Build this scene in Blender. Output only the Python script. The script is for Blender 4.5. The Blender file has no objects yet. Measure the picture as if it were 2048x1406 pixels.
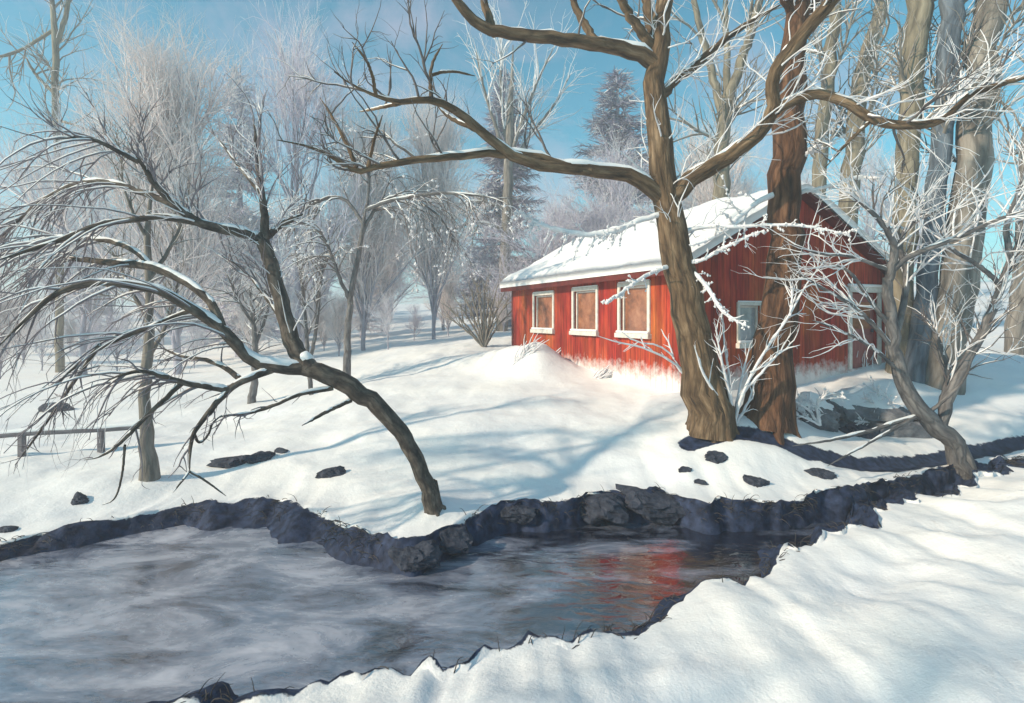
import bpy, math
import numpy as np
from mathutils import Vector

# ------------------------------------------------------------------ camera, sky, sun, exposure
F, HOR, CAMZ = 1100.0, 635.0, 3.0          # focal length and horizon row in photograph pixels, eye height over the water
sc = bpy.context.scene
COL = sc.collection
cam = bpy.data.cameras.new('camera')
cam.sensor_width = 36.0
cam.lens = 36.0 * F / 2048.0
cam.shift_y = (HOR - 703.0) / 2048.0
cam.clip_start, cam.clip_end = 0.05, 3000.0
cam_o = bpy.data.objects.new('camera', cam)
cam_o.location = (0, 0, CAMZ)
cam_o.rotation_euler = (math.radians(90), 0, 0)
COL.objects.link(cam_o)
sc.camera = cam_o

SUN_EL = math.radians(29)
SUN_AZ = (-0.90, -0.44)                    # horizontal direction towards the sun: behind the viewer's left shoulder
world = bpy.data.worlds.new('World')
sc.world = world
world.use_nodes = True
wn, wl = world.node_tree.nodes, world.node_tree.links
wn.clear()
w_out = wn.new('ShaderNodeOutputWorld')
w_bg = wn.new('ShaderNodeBackground')
w_bg.inputs['Strength'].default_value = 0.095
w_sky = wn.new('ShaderNodeTexSky')
w_sky.sky_type = 'NISHITA'
w_sky.sun_disc = False
w_sky.sun_elevation = SUN_EL
w_sky.sun_rotation = math.atan2(SUN_AZ[0], SUN_AZ[1])
w_sky.air_density, w_sky.dust_density, w_sky.ozone_density = 1.0, 0.4, 1.0
w_tint = wn.new('ShaderNodeMix'); w_tint.data_type = 'RGBA'; w_tint.blend_type = 'MULTIPLY'
w_tint.inputs[0].default_value = 1.0
w_tint.inputs[7].default_value = (0.38, 1.38, 1.34, 1)
w_tc = wn.new('ShaderNodeTexCoord')
w_map = wn.new('ShaderNodeMapping'); w_map.inputs['Scale'].default_value = (1.0, 1.0, 1.5)
w_ns = wn.new('ShaderNodeTexNoise'); w_ns.inputs['Scale'].default_value = 3.8
w_ns.inputs['Detail'].default_value = 6; w_ns.inputs['Roughness'].default_value = 0.62; w_ns.inputs['Distortion'].default_value = 0.6
w_rmp = wn.new('ShaderNodeValToRGB')
w_rmp.color_ramp.elements[0].position = 0.48
w_rmp.color_ramp.elements[1].position = 0.74
w_rmp.color_ramp.elements[1].color = (0.62, 0.62, 0.62, 1)
w_cl = wn.new('ShaderNodeMix'); w_cl.data_type = 'RGBA'
w_cl.inputs[7].default_value = (5.6, 5.1, 6.3, 1)
wl.new(w_sky.outputs[0], w_tint.inputs[6])
wl.new(w_tc.outputs['Generated'], w_map.inputs[0]); wl.new(w_map.outputs[0], w_ns.inputs[0])
wl.new(w_ns.outputs[0], w_rmp.inputs[0]); wl.new(w_rmp.outputs[0], w_cl.inputs[0])
wl.new(w_tint.outputs[2], w_cl.inputs[6]); wl.new(w_cl.outputs[2], w_bg.inputs[0])
wl.new(w_bg.outputs[0], w_out.inputs[0])

sun = bpy.data.lights.new('sun', 'SUN')
sun.energy, sun.angle, sun.color = 4.7, math.radians(1.6), (1.0, 0.82, 0.60)
sun_o = bpy.data.objects.new('sun', sun)
sdir = Vector((SUN_AZ[0] * math.cos(SUN_EL), SUN_AZ[1] * math.cos(SUN_EL), math.sin(SUN_EL)))
sun_o.rotation_euler = (-sdir).to_track_quat('-Z', 'Y').to_euler()
sun_o.location = (-20, -14, 20)
COL.objects.link(sun_o)
vs = sc.view_settings
vs.view_transform, vs.look, vs.exposure, vs.gamma = 'Standard', 'None', 0.28, 1.0
vs.use_curve_mapping = False
sc.cycles.use_denoising = True
sc.cycles.max_bounces = 4
sc.cycles.diffuse_bounces = 3
sc.cycles.glossy_bounces = 3
sc.cycles.volume_bounces = 1

# ------------------------------------------------------------------ helpers
def P(x, y, d):
    return np.array([(x - 1024.0) / F * d, d, CAMZ - (y - HOR) / F * d])

def tag(o, label=None, cat=None, group=None, kind=None):
    for k, v in (('label', label), ('category', cat), ('group', group), ('kind', kind)):
        if v: o[k] = v
    return o

def empty(name, loc):
    o = bpy.data.objects.new(name, None)
    o.location = tuple(loc); o.empty_display_size = 0.2
    COL.objects.link(o)
    return o

def mesh(name, v, quads=None, tris=None, smooth=True):
    v = np.asarray(v, np.float32).reshape(-1, 3)
    me = bpy.data.meshes.new(name)
    q = np.zeros((0, 4), np.int32) if quads is None else np.asarray(quads, np.int32).reshape(-1, 4)
    t = np.zeros((0, 3), np.int32) if tris is None else np.asarray(tris, np.int32).reshape(-1, 3)
    me.vertices.add(len(v)); me.vertices.foreach_set('co', v.ravel())
    li = np.concatenate([q.ravel(), t.ravel()])
    me.loops.add(len(li)); me.loops.foreach_set('vertex_index', li)
    st = np.concatenate([np.arange(len(q)) * 4, len(q) * 4 + np.arange(len(t)) * 3]).astype(np.int32)
    me.polygons.add(len(st)); me.polygons.foreach_set('loop_start', st)
    me.polygons.foreach_set('use_smooth', np.full(len(st), smooth))
    me.update(calc_edges=True); me.validate()
    return me

def obj(name, me, mat, parent=None, kind=None):
    o = bpy.data.objects.new(name, me)
    if mat and not me.materials: me.materials.append(mat)
    COL.objects.link(o)
    if parent: o.parent = parent
    if kind: o['kind'] = kind
    return o

class MB:                                   # collects flat-faced solids
    def __init__(s): s.v, s.f = [], []
    def poly_solid(s, bottom, top):
        n, b = len(bottom), len(s.v)
        s.v += [tuple(p) for p in bottom] + [tuple(p) for p in top]
        s.f += [tuple(b + i for i in reversed(range(n))), tuple(b + n + i for i in range(n))]
        s.f += [(b + i, b + (i + 1) % n, b + n + (i + 1) % n, b + n + i) for i in range(n)]
    def box(s, x0, x1, y0, y1, z0, z1):
        s.poly_solid([(x0, y0, z0), (x1, y0, z0), (x1, y1, z0), (x0, y1, z0)],
                     [(x0, y0, z1), (x1, y0, z1), (x1, y1, z1), (x0, y1, z1)])
    def face(s, pts):
        b = len(s.v); s.v += [tuple(p) for p in pts]; s.f.append(tuple(range(b, b + len(pts))))
    def build(s, name, mat, parent=None, bevel=0.0):
        me = bpy.data.meshes.new(name); me.from_pydata(s.v, [], s.f); me.update()
        o = obj(name, me, mat, parent)
        if bevel:
            m = o.modifiers.new('bevel', 'BEVEL'); m.width = bevel; m.segments = 2; m.limit_method = 'ANGLE'
        return o

# smooth value noise
_rs = np.random.RandomState(5)
_LAT = _rs.rand(256, 256)
def vnoise(x, y):
    xi, yi = np.floor(x).astype(int), np.floor(y).astype(int)
    fx, fy = x - xi, y - yi
    fx, fy = fx * fx * (3 - 2 * fx), fy * fy * (3 - 2 * fy)
    g = lambda a, b: _LAT[a % 256, b % 256]
    return (g(xi, yi) * (1 - fx) + g(xi + 1, yi) * fx) * (1 - fy) + (g(xi, yi + 1) * (1 - fx) + g(xi + 1, yi + 1) * fx) * fy
def fbm(x, y, o=4):
    s, a = 0, 1.0
    for k in range(o):
        s = s + a * (vnoise(x * 2 ** k + 17 * k, y * 2 ** k + 31 * k) - 0.5); a *= 0.5
    return s

# ------------------------------------------------------------------ materials
def new_mat(name):
    m = bpy.data.materials.new(name); m.use_nodes = True
    n, l = m.node_tree.nodes, m.node_tree.links
    return m, n, l, n['Principled BSDF']

def noise_mat(name, cols, scale=4.0, stretch=(1, 1, 1), rough=0.85, bump=0.3, bscale=None, dist=0.02, detail=6, pos=None, spec=0.3, furrow=0):
    m, n, l, b = new_mat(name)
    tc = n.new('ShaderNodeTexCoord'); mp = n.new('ShaderNodeMapping'); mp.inputs['Scale'].default_value = stretch
    src = tc.outputs['Object']
    if furrow:
        al = n.new('ShaderNodeAttribute'); al.attribute_name = 'along'; src = al.outputs['Vector']
    l.new(src, mp.inputs[0])
    ns = n.new('ShaderNodeTexNoise'); ns.inputs['Scale'].default_value = scale; ns.inputs['Detail'].default_value = detail
    ns.inputs['Roughness'].default_value = 0.65
    l.new(mp.outputs[0], ns.inputs[0])
    r = n.new('ShaderNodeValToRGB'); e = r.color_ramp.elements
    k = len(cols)
    ps = pos or [0.3 + 0.4 * i / max(1, k - 1) for i in range(k)]
    while len(e) < k: e.new(0.5)
    for i in range(k):
        e[i].position = ps[i]; e[i].color = (*cols[i], 1)
    l.new(ns.outputs[0], r.inputs[0]); l.new(r.outputs[0], b.inputs['Base Color'])
    b.inputs['Roughness'].default_value = rough
    b.inputs['Specular IOR Level'].default_value = spec
    if furrow:
        mf = n.new('ShaderNodeMapping'); mf.inputs['Scale'].default_value = (furrow, furrow, furrow * .26); l.new(src, mf.inputs[0])
        vf = n.new('ShaderNodeTexVoronoi'); vf.feature = 'DISTANCE_TO_EDGE'; vf.inputs['Scale'].default_value = 1.0
        nd = n.new('ShaderNodeTexNoise'); nd.inputs['Scale'].default_value = 1.3; nd.inputs['Detail'].default_value = 4; l.new(mf.outputs[0], nd.inputs[0])
        mv = n.new('ShaderNodeMix'); mv.data_type = 'RGBA'; mv.inputs[0].default_value = .55; l.new(mf.outputs[0], mv.inputs[6]); l.new(nd.outputs['Color'], mv.inputs[7])
        l.new(mv.outputs[2], vf.inputs[0])
        mr = n.new('ShaderNodeMapRange'); mr.inputs[2].default_value = .16; mr.inputs[3].default_value = .62; l.new(vf.outputs['Distance'], mr.inputs[0])
        mm = n.new('ShaderNodeMix'); mm.data_type = 'RGBA'; mm.blend_type = 'MULTIPLY'; mm.inputs[0].default_value = 1.0
        l.new(r.outputs[0], mm.inputs[6]); l.new(mr.outputs[0], mm.inputs[7]); l.new(mm.outputs[2], b.inputs['Base Color'])
    if bump:
        n2 = n.new('ShaderNodeTexNoise'); n2.inputs['Scale'].default_value = bscale or scale * 3; n2.inputs['Detail'].default_value = 5
        l.new(mp.outputs[0], n2.inputs[0])
        bp = n.new('ShaderNodeBump'); bp.inputs['Strength'].default_value = bump; bp.inputs['Distance'].default_value = dist
        if furrow:
            ad = n.new('ShaderNodeMath'); ad.operation = 'MULTIPLY_ADD'; ad.inputs[1].default_value = .5
            l.new(n2.outputs[0], ad.inputs[0]); l.new(mr.outputs[0], ad.inputs[2]); l.new(ad.outputs[0], bp.inputs['Height'])
        else: l.new(n2.outputs[0], bp.inputs['Height'])
        l.new(bp.outputs[0], b.inputs['Normal'])
    return m

SNOW = noise_mat('snow', [(0.78, 0.79, 0.82), (0.85, 0.85, 0.86)], 3.0, rough=0.75, bump=0.4, bscale=14, dist=0.02)
FROST = noise_mat('frost', [(0.60, 0.60, 0.65), (0.82, 0.82, 0.84)], 9.0, rough=0.7, bump=0)
BARK_TAN = noise_mat('bark_tan', [(0.03, 0.02, 0.013), (0.13, 0.083, 0.047), (0.29, 0.205, 0.13)], 3.0, (3, 3, 0.5), bump=0.9, bscale=9, dist=0.04, furrow=13)
BARK_RED = noise_mat('bark_red', [(0.02, 0.011, 0.008), (0.10, 0.048, 0.026), (0.23, 0.12, 0.068)], 3.0, (3, 3, 0.45), bump=0.9, bscale=9, dist=0.04, furrow=12)
BARK_DARK = noise_mat('bark_dark', [(0.025, 0.023, 0.024), (0.09, 0.075, 0.065), (0.20, 0.17, 0.14)], 5.0, (2, 2, 1), bump=0.7, bscale=22, dist=0.02, furrow=24)
BARK_SLATE = noise_mat('bark_slate', [(0.06, 0.06, 0.07), (0.14, 0.135, 0.14), (0.24, 0.225, 0.22)], 4.0, (2.5, 2.5, 0.7), bump=0.7, bscale=14, dist=0.03, furrow=18)
BARK_GREY = noise_mat('bark_grey', [(0.10, 0.095, 0.09), (0.21, 0.19, 0.17), (0.33, 0.30, 0.27)], 1.6, (3, 3, 0.4), bump=0.8, bscale=8, dist=0.04, furrow=8)
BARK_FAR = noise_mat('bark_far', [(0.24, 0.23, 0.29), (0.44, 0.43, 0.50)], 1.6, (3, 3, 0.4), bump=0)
BARK_BLUE = noise_mat('bark_blue', [(0.05, 0.07, 0.10), (0.12, 0.15, 0.19), (0.22, 0.24, 0.27)], 1.6, (3, 3, 0.4), bump=0.7, bscale=8, dist=0.04, furrow=8)
BARK_OLIVE = noise_mat('bark_olive', [(0.10, 0.09, 0.07), (0.22, 0.19, 0.14), (0.34, 0.30, 0.23)], 1.6, (3, 3, 0.4), bump=0.7, bscale=8, dist=0.04, furrow=7)
TWIG = noise_mat('twig_dark', [(0.07, 0.062, 0.065), (0.19, 0.17, 0.17)], 5.0, bump=0)
TWIG_LEAN = noise_mat('twig_lean', [(0.13, 0.115, 0.13), (0.30, 0.27, 0.30)], 4.0, bump=0)
TWIG_GREY = noise_mat('twig_grey', [(0.15, 0.14, 0.125), (0.28, 0.25, 0.22)], 3.0, bump=0)
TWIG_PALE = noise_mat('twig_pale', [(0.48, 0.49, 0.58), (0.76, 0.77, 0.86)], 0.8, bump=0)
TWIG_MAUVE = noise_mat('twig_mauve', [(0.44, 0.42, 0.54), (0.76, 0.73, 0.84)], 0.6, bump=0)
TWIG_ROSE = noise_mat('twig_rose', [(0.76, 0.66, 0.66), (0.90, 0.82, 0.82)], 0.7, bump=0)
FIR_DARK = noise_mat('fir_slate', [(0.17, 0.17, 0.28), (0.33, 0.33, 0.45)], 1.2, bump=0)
STONE = noise_mat('stone_dark', [(0.012, 0.015, 0.026), (0.036, 0.043, 0.066), (0.075, 0.082, 0.11)], 6.0, bump=0.8, bscale=18, dist=0.03)
STONE_G = noise_mat('stone_grey', [(0.06, 0.065, 0.08), (0.14, 0.145, 0.165), (0.25, 0.25, 0.265)], 4.0, bump=0.8, bscale=12, dist=0.04)
WOODRAIL = noise_mat('rail_wood', [(0.09, 0.085, 0.10), (0.20, 0.19, 0.21)], 4.0, (0.6, 3, 3), bump=0.5, bscale=14)

def ground_mat():
    m, n, l, b = new_mat('snow_soil_shade')
    tc = n.new('ShaderNodeTexCoord')
    at = n.new('ShaderNodeAttribute'); at.attribute_name = 'soil_shade'
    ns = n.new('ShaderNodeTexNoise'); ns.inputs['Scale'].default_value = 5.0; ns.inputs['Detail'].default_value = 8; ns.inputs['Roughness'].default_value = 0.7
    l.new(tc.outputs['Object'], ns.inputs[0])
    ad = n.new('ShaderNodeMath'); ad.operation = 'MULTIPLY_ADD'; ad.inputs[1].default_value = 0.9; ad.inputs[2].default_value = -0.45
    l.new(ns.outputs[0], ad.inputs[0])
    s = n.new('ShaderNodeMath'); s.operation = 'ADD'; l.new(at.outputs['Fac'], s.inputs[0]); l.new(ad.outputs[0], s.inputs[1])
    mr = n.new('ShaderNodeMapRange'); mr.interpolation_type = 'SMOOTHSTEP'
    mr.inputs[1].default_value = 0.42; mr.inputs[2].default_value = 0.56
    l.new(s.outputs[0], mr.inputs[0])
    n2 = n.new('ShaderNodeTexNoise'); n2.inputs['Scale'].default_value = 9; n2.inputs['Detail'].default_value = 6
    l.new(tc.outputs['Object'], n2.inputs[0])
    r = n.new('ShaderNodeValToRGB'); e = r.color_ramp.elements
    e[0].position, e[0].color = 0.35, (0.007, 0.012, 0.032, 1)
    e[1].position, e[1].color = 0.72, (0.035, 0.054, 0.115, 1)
    l.new(n2.outputs[0], r.inputs[0])
    n3 = n.new('ShaderNodeTexNoise'); n3.inputs['Scale'].default_value = 0.7; n3.inputs['Detail'].default_value = 5
    l.new(tc.outputs['Object'], n3.inputs[0])
    r3 = n.new('ShaderNodeValToRGB'); e = r3.color_ramp.elements
    e[0].position, e[0].color = 0.3, (0.80, 0.81, 0.84, 1)
    e[1].position, e[1].color = 0.7, (0.87, 0.86, 0.85, 1)
    l.new(n3.outputs[0], r3.inputs[0])
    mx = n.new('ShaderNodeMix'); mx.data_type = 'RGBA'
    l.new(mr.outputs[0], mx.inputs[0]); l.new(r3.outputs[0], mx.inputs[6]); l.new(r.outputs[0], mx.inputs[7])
    l.new(mx.outputs[2], b.inputs['Base Color'])
    b.inputs['Roughness'].default_value = 0.75; b.inputs['Specular IOR Level'].default_value = 0.25
    nb = n.new('ShaderNodeTexNoise'); nb.inputs['Scale'].default_value = 2.2; nb.inputs['Detail'].default_value = 9; nb.inputs['Roughness'].default_value = 0.62
    l.new(tc.outputs['Object'], nb.inputs[0])
    bp = n.new('ShaderNodeBump'); bp.inputs['Strength'].default_value = 0.42; bp.inputs['Distance'].default_value = 0.09
    ng = n.new('ShaderNodeTexNoise'); ng.inputs['Scale'].default_value = 45; ng.inputs['Detail'].default_value = 3; l.new(tc.outputs['Object'], ng.inputs[0])
    gx = n.new('ShaderNodeMath'); gx.operation = 'MULTIPLY_ADD'; gx.inputs[1].default_value = .10; l.new(ng.outputs[0], gx.inputs[0]); l.new(nb.outputs[0], gx.inputs[2])
    l.new(gx.outputs[0], bp.inputs['Height']); l.new(bp.outputs[0], b.inputs['Normal'])
    return m

def water_mat():
    m, n, l, b = new_mat('stream_water')
    tc = n.new('ShaderNodeTexCoord'); mp = n.new('ShaderNodeMapping')
    mp.inputs['Rotation'].default_value = (0, 0, math.radians(28)); mp.inputs['Scale'].default_value = (0.6, 1.35, 1)
    l.new(tc.outputs['Object'], mp.inputs[0])
    ns = n.new('ShaderNodeTexNoise'); ns.inputs['Scale'].default_value = 1.45; ns.inputs['Detail'].default_value = 10
    ns.inputs['Roughness'].default_value = 0.66; ns.inputs['Distortion'].default_value = 0.45
    l.new(mp.outputs[0], ns.inputs[0])
    r = n.new('ShaderNodeValToRGB'); e = r.color_ramp.elements
    e[0].position, e[0].color = 0.36, (0.008, 0.010, 0.022, 1)
    e[1].position, e[1].color = 0.68, (0.50, 0.50, 0.58, 1)
    x = e.new(0.50); x.color = (0.15, 0.175, 0.245, 1)
    rr = n.new('ShaderNodeMapRange'); rr.inputs[1].default_value = .46; rr.inputs[2].default_value = .66; rr.inputs[3].default_value = .05; rr.inputs[4].default_value = .45
    # pale slush tones painted in for reflections, thinning towards the narrow reach
    sx = n.new('ShaderNodeSeparateXYZ'); l.new(tc.outputs['Object'], sx.inputs[0])
    cl = n.new('ShaderNodeMapRange'); cl.inputs[1].default_value = -1.6; cl.inputs[2].default_value = 1.0; cl.inputs[3].default_value = 0.03; cl.inputs[4].default_value = -0.12; l.new(sx.outputs[0], cl.inputs[0])
    sa = n.new('ShaderNodeMath'); sa.operation = 'ADD'; l.new(ns.outputs[0], sa.inputs[0]); l.new(cl.outputs[0], sa.inputs[1])
    l.new(sa.outputs[0], r.inputs[0]); l.new(sa.outputs[0], rr.inputs[0]); l.new(r.outputs[0], b.inputs['Base Color'])
    l.new(rr.outputs[0], b.inputs['Roughness']); b.inputs['IOR'].default_value = 3.2
    nb = n.new('ShaderNodeTexNoise'); nb.inputs['Scale'].default_value = 5.0; nb.inputs['Detail'].default_value = 5; nb.inputs['Distortion'].default_value = 0.6
    l.new(mp.outputs[0], nb.inputs[0])
    bp = n.new('ShaderNodeBump'); bp.inputs['Strength'].default_value = 0.30; bp.inputs['Distance'].default_value = 0.045
    l.new(nb.outputs[0], bp.inputs['Height']); l.new(bp.outputs[0], b.inputs['Normal'])
    return m

# ------------------------------------------------------------------ terrain
def line(pts):                              # (px, py, z) -> world x, y, z arrays
    a = np.array([[*P(x, y, (CAMZ - z) * F / (y - HOR))] for x, y, z in pts])
    return a
NB = line([(0, 1082, .2), (150, 1055, .2), (300, 1022, .22), (430, 1000, .24), (520, 992, .25), (600, 1003, .26), (650, 1030, .26), (720, 1055, .28), (800, 1082, .28),
           (850, 1072, .32), (900, 1048, .33), (960, 1022, .33), (1010, 1012, .34), (1090, 1005, .36), (1180, 990, .38), (1240, 984, .38), (1310, 982, .38), (1360, 990, .38),
           (1420, 1003, .38), (1550, 1002, .38), (1650, 985, .38), (1750, 960, .37), (1900, 930, .35), (2048, 912, .35)])
SB = line([(520, 1406, .3), (620, 1372, .3), (700, 1362, .3), (780, 1352, .3), (900, 1330, .3), (1020, 1318, .3), (1130, 1302, .3), (1230, 1268, .3), (1290, 1255, .3), (1330, 1238, .3),
           (1430, 1182, .3), (1470, 1165, .3), (1550, 1135, .3), (1640, 1088, .3), (1700, 1072, .3), (1760, 1040, .3), (1800, 1008, .3), (1900, 985, .3), (1960, 958, .3), (2048, 938, .3)])
NB = np.vstack([[-40, 3.0, .2], [-14, 4.6, .2], [-9, 6.0, .2], NB, [14, 12.0, .4], [22, 14.5, .4], [60, 20, .4]])
SB = np.vstack([[-40, -3.0, .3], [-12, 0.4, .3], [-7, 2.0, .3], [-4, 3.0, .3], SB, [14, 11.2, .35], [22, 13.7, .4], [60, 19.2, .4]])
def yN(x): return np.interp(x, NB[:, 0], NB[:, 1]) + 0.16 * fbm(x * 2.3, x * 0 + 3.3) + 0.05 * fbm(x * 9, x * 0 + 8.1)
def zN(x): return np.interp(x, NB[:, 0], NB[:, 2]) + 0.06 * fbm(x * 3.0, x * 0 + 5.7)
def yS(x): return np.interp(x, SB[:, 0], SB[:, 1]) + 0.42 * fbm(x * 1.9, x * 0 + 11.3) + 0.22 * fbm(x * 6, x * 0 + 21.7)
def zS(x): return np.interp(x, SB[:, 0], SB[:, 2]) + 0.07 * fbm(x * 1.7, x * 0 + 14.1)
def runN(x): return 0.34 + 0.3 * np.clip(vnoise(x * 1.3, x * 0 + 40.2), 0, 1) + 0.95 * np.exp(-((x + 3.5) / 1.7) ** 2)
def runS(x): return 0.45 + 1.1 * np.clip(vnoise(x * 1.6, x * 0 + 60.9) - 0.2, 0, 1) + 0.35 * np.exp(-((x - 4.6) / 1.6) ** 2)
BED = -0.42

HC = np.array([3.77, 12.0]); HL = np.array([-0.424, 0.9057]); HG = np.array([0.9057, 0.424]); HLEN, HWID = 8.87, 7.07
ctl = [tuple(P(x, y, d)) for x, y, d in [
    (1420, 848, 10.0), (1537, 835, 10.6), (866, 1020, 7.6), (1925, 938, 9.0), (298, 957, 8.94), (695, 774, 16), (620, 795, 16.5),
    (55, 927, 10), (225, 905, 10.6), (100, 800, 18), (100, 740, 30), (300, 722, 35), (2000, 800, 13), (2048, 725, 16), (1700, 872, 11),
    (1900, 880, 11), (1500, 900, 9.3), (1200, 900, 9.7), (1100, 800, 12.5), (900, 850, 11), (760, 850, 11.5), (900, 950, 8.8), (600, 930, 9.5),
    (450, 962, 9), (960, 740, 17), (968, 692, 21), (480, 850, 13), (300, 830, 15), (1250, 810, 12)]]
ctl += [(3.77, 12, 1.36), (0.02, 20, 1.75), (10.18, 15.0, 1.8), (6.4, 23, 2.0)]
ctl += [(NB[i, 0], NB[i, 1], NB[i, 2]) for i in range(2, len(NB) - 1, 2)]
ctl += [(0, 40, 2.2), (20, 40, 3), (-20, 42, .9), (40, 40, 4), (-40, 30, .6), (30, 20, 2.4), (-30, 12, .4), (30, 28, 3), (-20, 60, 2.2), (20, 60, 5), (-40, 60, 2.0), (40, 60, 6), (0, 60, 3)]
ctl = np.array(ctl)
def _phi(r2): return 0.5 * r2 * np.log(r2 + 1e-9)
_n = len(ctl)
_A = np.zeros((_n + 3, _n + 3))
_d2 = ((ctl[:, None, :2] - ctl[None, :, :2]) ** 2).sum(-1)
_A[:_n, :_n] = _phi(_d2) + np.eye(_n) * 0.5
_A[:_n, _n] = 1; _A[:_n, _n + 1:] = ctl[:, :2]; _A[_n, :_n] = 1; _A[_n + 1:, :_n] = ctl[:, :2].T
_w = np.linalg.solve(_A, np.concatenate([ctl[:, 2], np.zeros(3)]))
def tps(x, y):
    xc, yc = np.clip(x, -40, 40), np.clip(y, 2, 60)
    z = _w[_n] + _w[_n + 1] * xc + _w[_n + 2] * yc
    for i in range(_n):
        z = z + _w[i] * _phi((xc - ctl[i, 0]) ** 2 + (yc - ctl[i, 1]) ** 2)
    return z
MOUNDS = [(-1.06, 7.62, .10, .38, .3), (7.35, 9.0, .08, .4, .3), (3.6, 9.75, .10, .7, .5), (4.95, 10.3, .10, .7, .5), (0.15, 17.2, .55, 1.0, 1.2), (0.75, 15.9, .72, .8, .9), (-0.9, 18.3, .30, 1.5, 1.0), (8.8, 13.2, .25, 1.2, .5)]
SHADE_BAND = None
def H(x, y):
    x, y = np.asarray(x, float), np.asarray(y, float)
    yn, ys = yN(x), yS(x); zn, zs = zN(x), zS(x); rn, rs = runN(x), runS(x)
    d = y - yn
    north = tps(x, y)
    k = np.clip(d / 1.2, 0, 1); k = k * k * (3 - 2 * k)
    north = zn * (1 - k) + north * k + 0.16 * k * fbm(x * 0.45, y * 0.45) + 0.07 * k * fbm(x * 1.3, y * 1.6, 3)
    for mx, my, mh, ma, mb in MOUNDS:
        north = north + mh * np.exp(-((x - mx) / ma) ** 2 - ((y - my) / mb) ** 2)
    far = np.clip(np.hypot(x * 0.7, y) - 55, 0, 70)
    north = north + 0.055 * far + 0.01 * far * fbm(x * 0.03, y * 0.03)
    e = np.clip(ys - y, 0, 100)
    south = zs + 0.6 * (1 - np.exp(-e * 0.28)) + 0.12 * np.clip(e, 0, 1) * fbm(x * 0.9, y * 0.9) * 2 + 0.05 * np.sin(e * 2.2 + x * 0.8) * np.clip(e, 0, 1)
    t = np.clip((yn - y) / rn, 0, 1); t = t * t * (3 - 2 * t)
    fn = zn * (1 - t) + BED * t
    t = np.clip((y - ys) / rs, 0, 1); t = t * t * (3 - 2 * t)
    fs = zs * (1 - t) + BED * t
    z = np.where(y >= yn, north, np.where(y <= ys, south, np.maximum(fn, fs)))
    if SHADE_BAND is not None: z = z - 0.13 * shade_band_mask(x, y)
    return z
def shade_band_mask(x, y):
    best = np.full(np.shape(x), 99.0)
    for (ax, ay, aw), (bx, by, bw) in zip(SHADE_BAND[:-1], SHADE_BAND[1:]):
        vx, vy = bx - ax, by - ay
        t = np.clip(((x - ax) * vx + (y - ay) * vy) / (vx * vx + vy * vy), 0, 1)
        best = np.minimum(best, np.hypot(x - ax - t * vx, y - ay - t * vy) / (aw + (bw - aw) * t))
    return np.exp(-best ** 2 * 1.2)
def hit(px, py):                            # where the line of sight through a pixel meets the ground
    d = np.concatenate([np.arange(2.0, 30, 0.02), np.arange(30, 200, .2)])
    x = (px - 1024) / F * d; z = CAMZ - (py - HOR) / F * d
    g = H(x, d)
    w = np.nonzero(z <= g)[0]
    i = w[0] if len(w) else len(d) - 1
    return np.array([x[i], d[i], g[i]])
_fp = [(1380, 880, .22), (1480, 858, .20), (1545, 872, .22), (1600, 893, .24), (1680, 915, .24), (1760, 925, .27), (1850, 918, .27), (1930, 903, .26), (2000, 890, .24), (2100, 878, .2)]  # path of a shadow band, painted dark and sunk slightly into the snow
SHADE_BAND = [(hit(a, b)[0], hit(a, b)[1], w) for a, b, w in _fp]

xc = np.concatenate([-(10 + np.geomspace(0.1, 250, 40))[::-1], np.arange(-10, 14, 0.06), 14 + np.geomspace(0.1, 250, 40)])
dN_ = 1.9 * (np.exp(0.0245 * np.arange(0, 222)) - 1)
dS_ = (0.9 * (np.exp(0.05 * np.arange(1, 80)) - 1))[::-1]
rows = []
ynx, ysx, rnx, rsx = yN(xc), yS(xc), runN(xc), runS(xc)
for d in dS_: rows.append((ysx - d, 0))
for t in np.linspace(0, 1, 15): rows.append((ysx + t * np.minimum(rsx, (ynx - ysx) * .45), (1 + t) if t > 0 else 0))
for t in np.linspace(0, 1, 6)[1:-1]:
    a, b = ysx + np.minimum(rsx, (ynx - ysx) * .45), ynx - np.minimum(rnx, (ynx - ysx) * .45)
    rows.append((a + (b - a) * t, 2 + t))
for t in np.linspace(1, 0, 17): rows.append((ynx - t * np.minimum(rnx, (ynx - ysx) * .45), (4 - t) if t > 0 else 0))
for d in dN_[1:]: rows.append((ynx + d, 0))
GY = np.array([r[0] for r in rows]); GX = np.broadcast_to(xc, GY.shape)
GZ = H(GX, GY)
face = np.array([np.full(len(xc), r[1], float) for r in rows])
soil_shade = (face > 0).astype(float)
_t = np.where(face > 3, 4 - face, np.where(face < 2, face - 1, 1.0))
edge_soil = soil_shade * np.clip(.40 + 2.6 * _t, 0, 1.0)
GY = GY + soil_shade * 0.22 * fbm(GX * 2.6, face * 2.2 + 3, 4)
GZ = GZ + soil_shade * (0.15 * fbm(GX * 3.4 + 9, face * 2.6, 4) + 0.02)
soil_shade = np.maximum(edge_soil, np.where(GY > ynx, shade_band_mask(GX, GY) * 1.25, 0))  # painted shadow band joins the bank earth in one dark mask
nr, nc = GY.shape
idx = np.arange(nr * nc).reshape(nr, nc)
q = np.stack([idx[:-1, :-1], idx[:-1, 1:], idx[1:, 1:], idx[1:, :-1]], -1).reshape(-1, 4)
gm = mesh('ground', np.stack([GX, GY, GZ], -1).reshape(-1, 3), q)
at = gm.attributes.new('soil_shade', 'FLOAT', 'POINT'); at.data.foreach_set('value', soil_shade.ravel().astype(np.float32))
tag(obj('ground', gm, ground_mat()), 'snow covered ground with dark earth banks along the stream', kind='structure')

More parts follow.
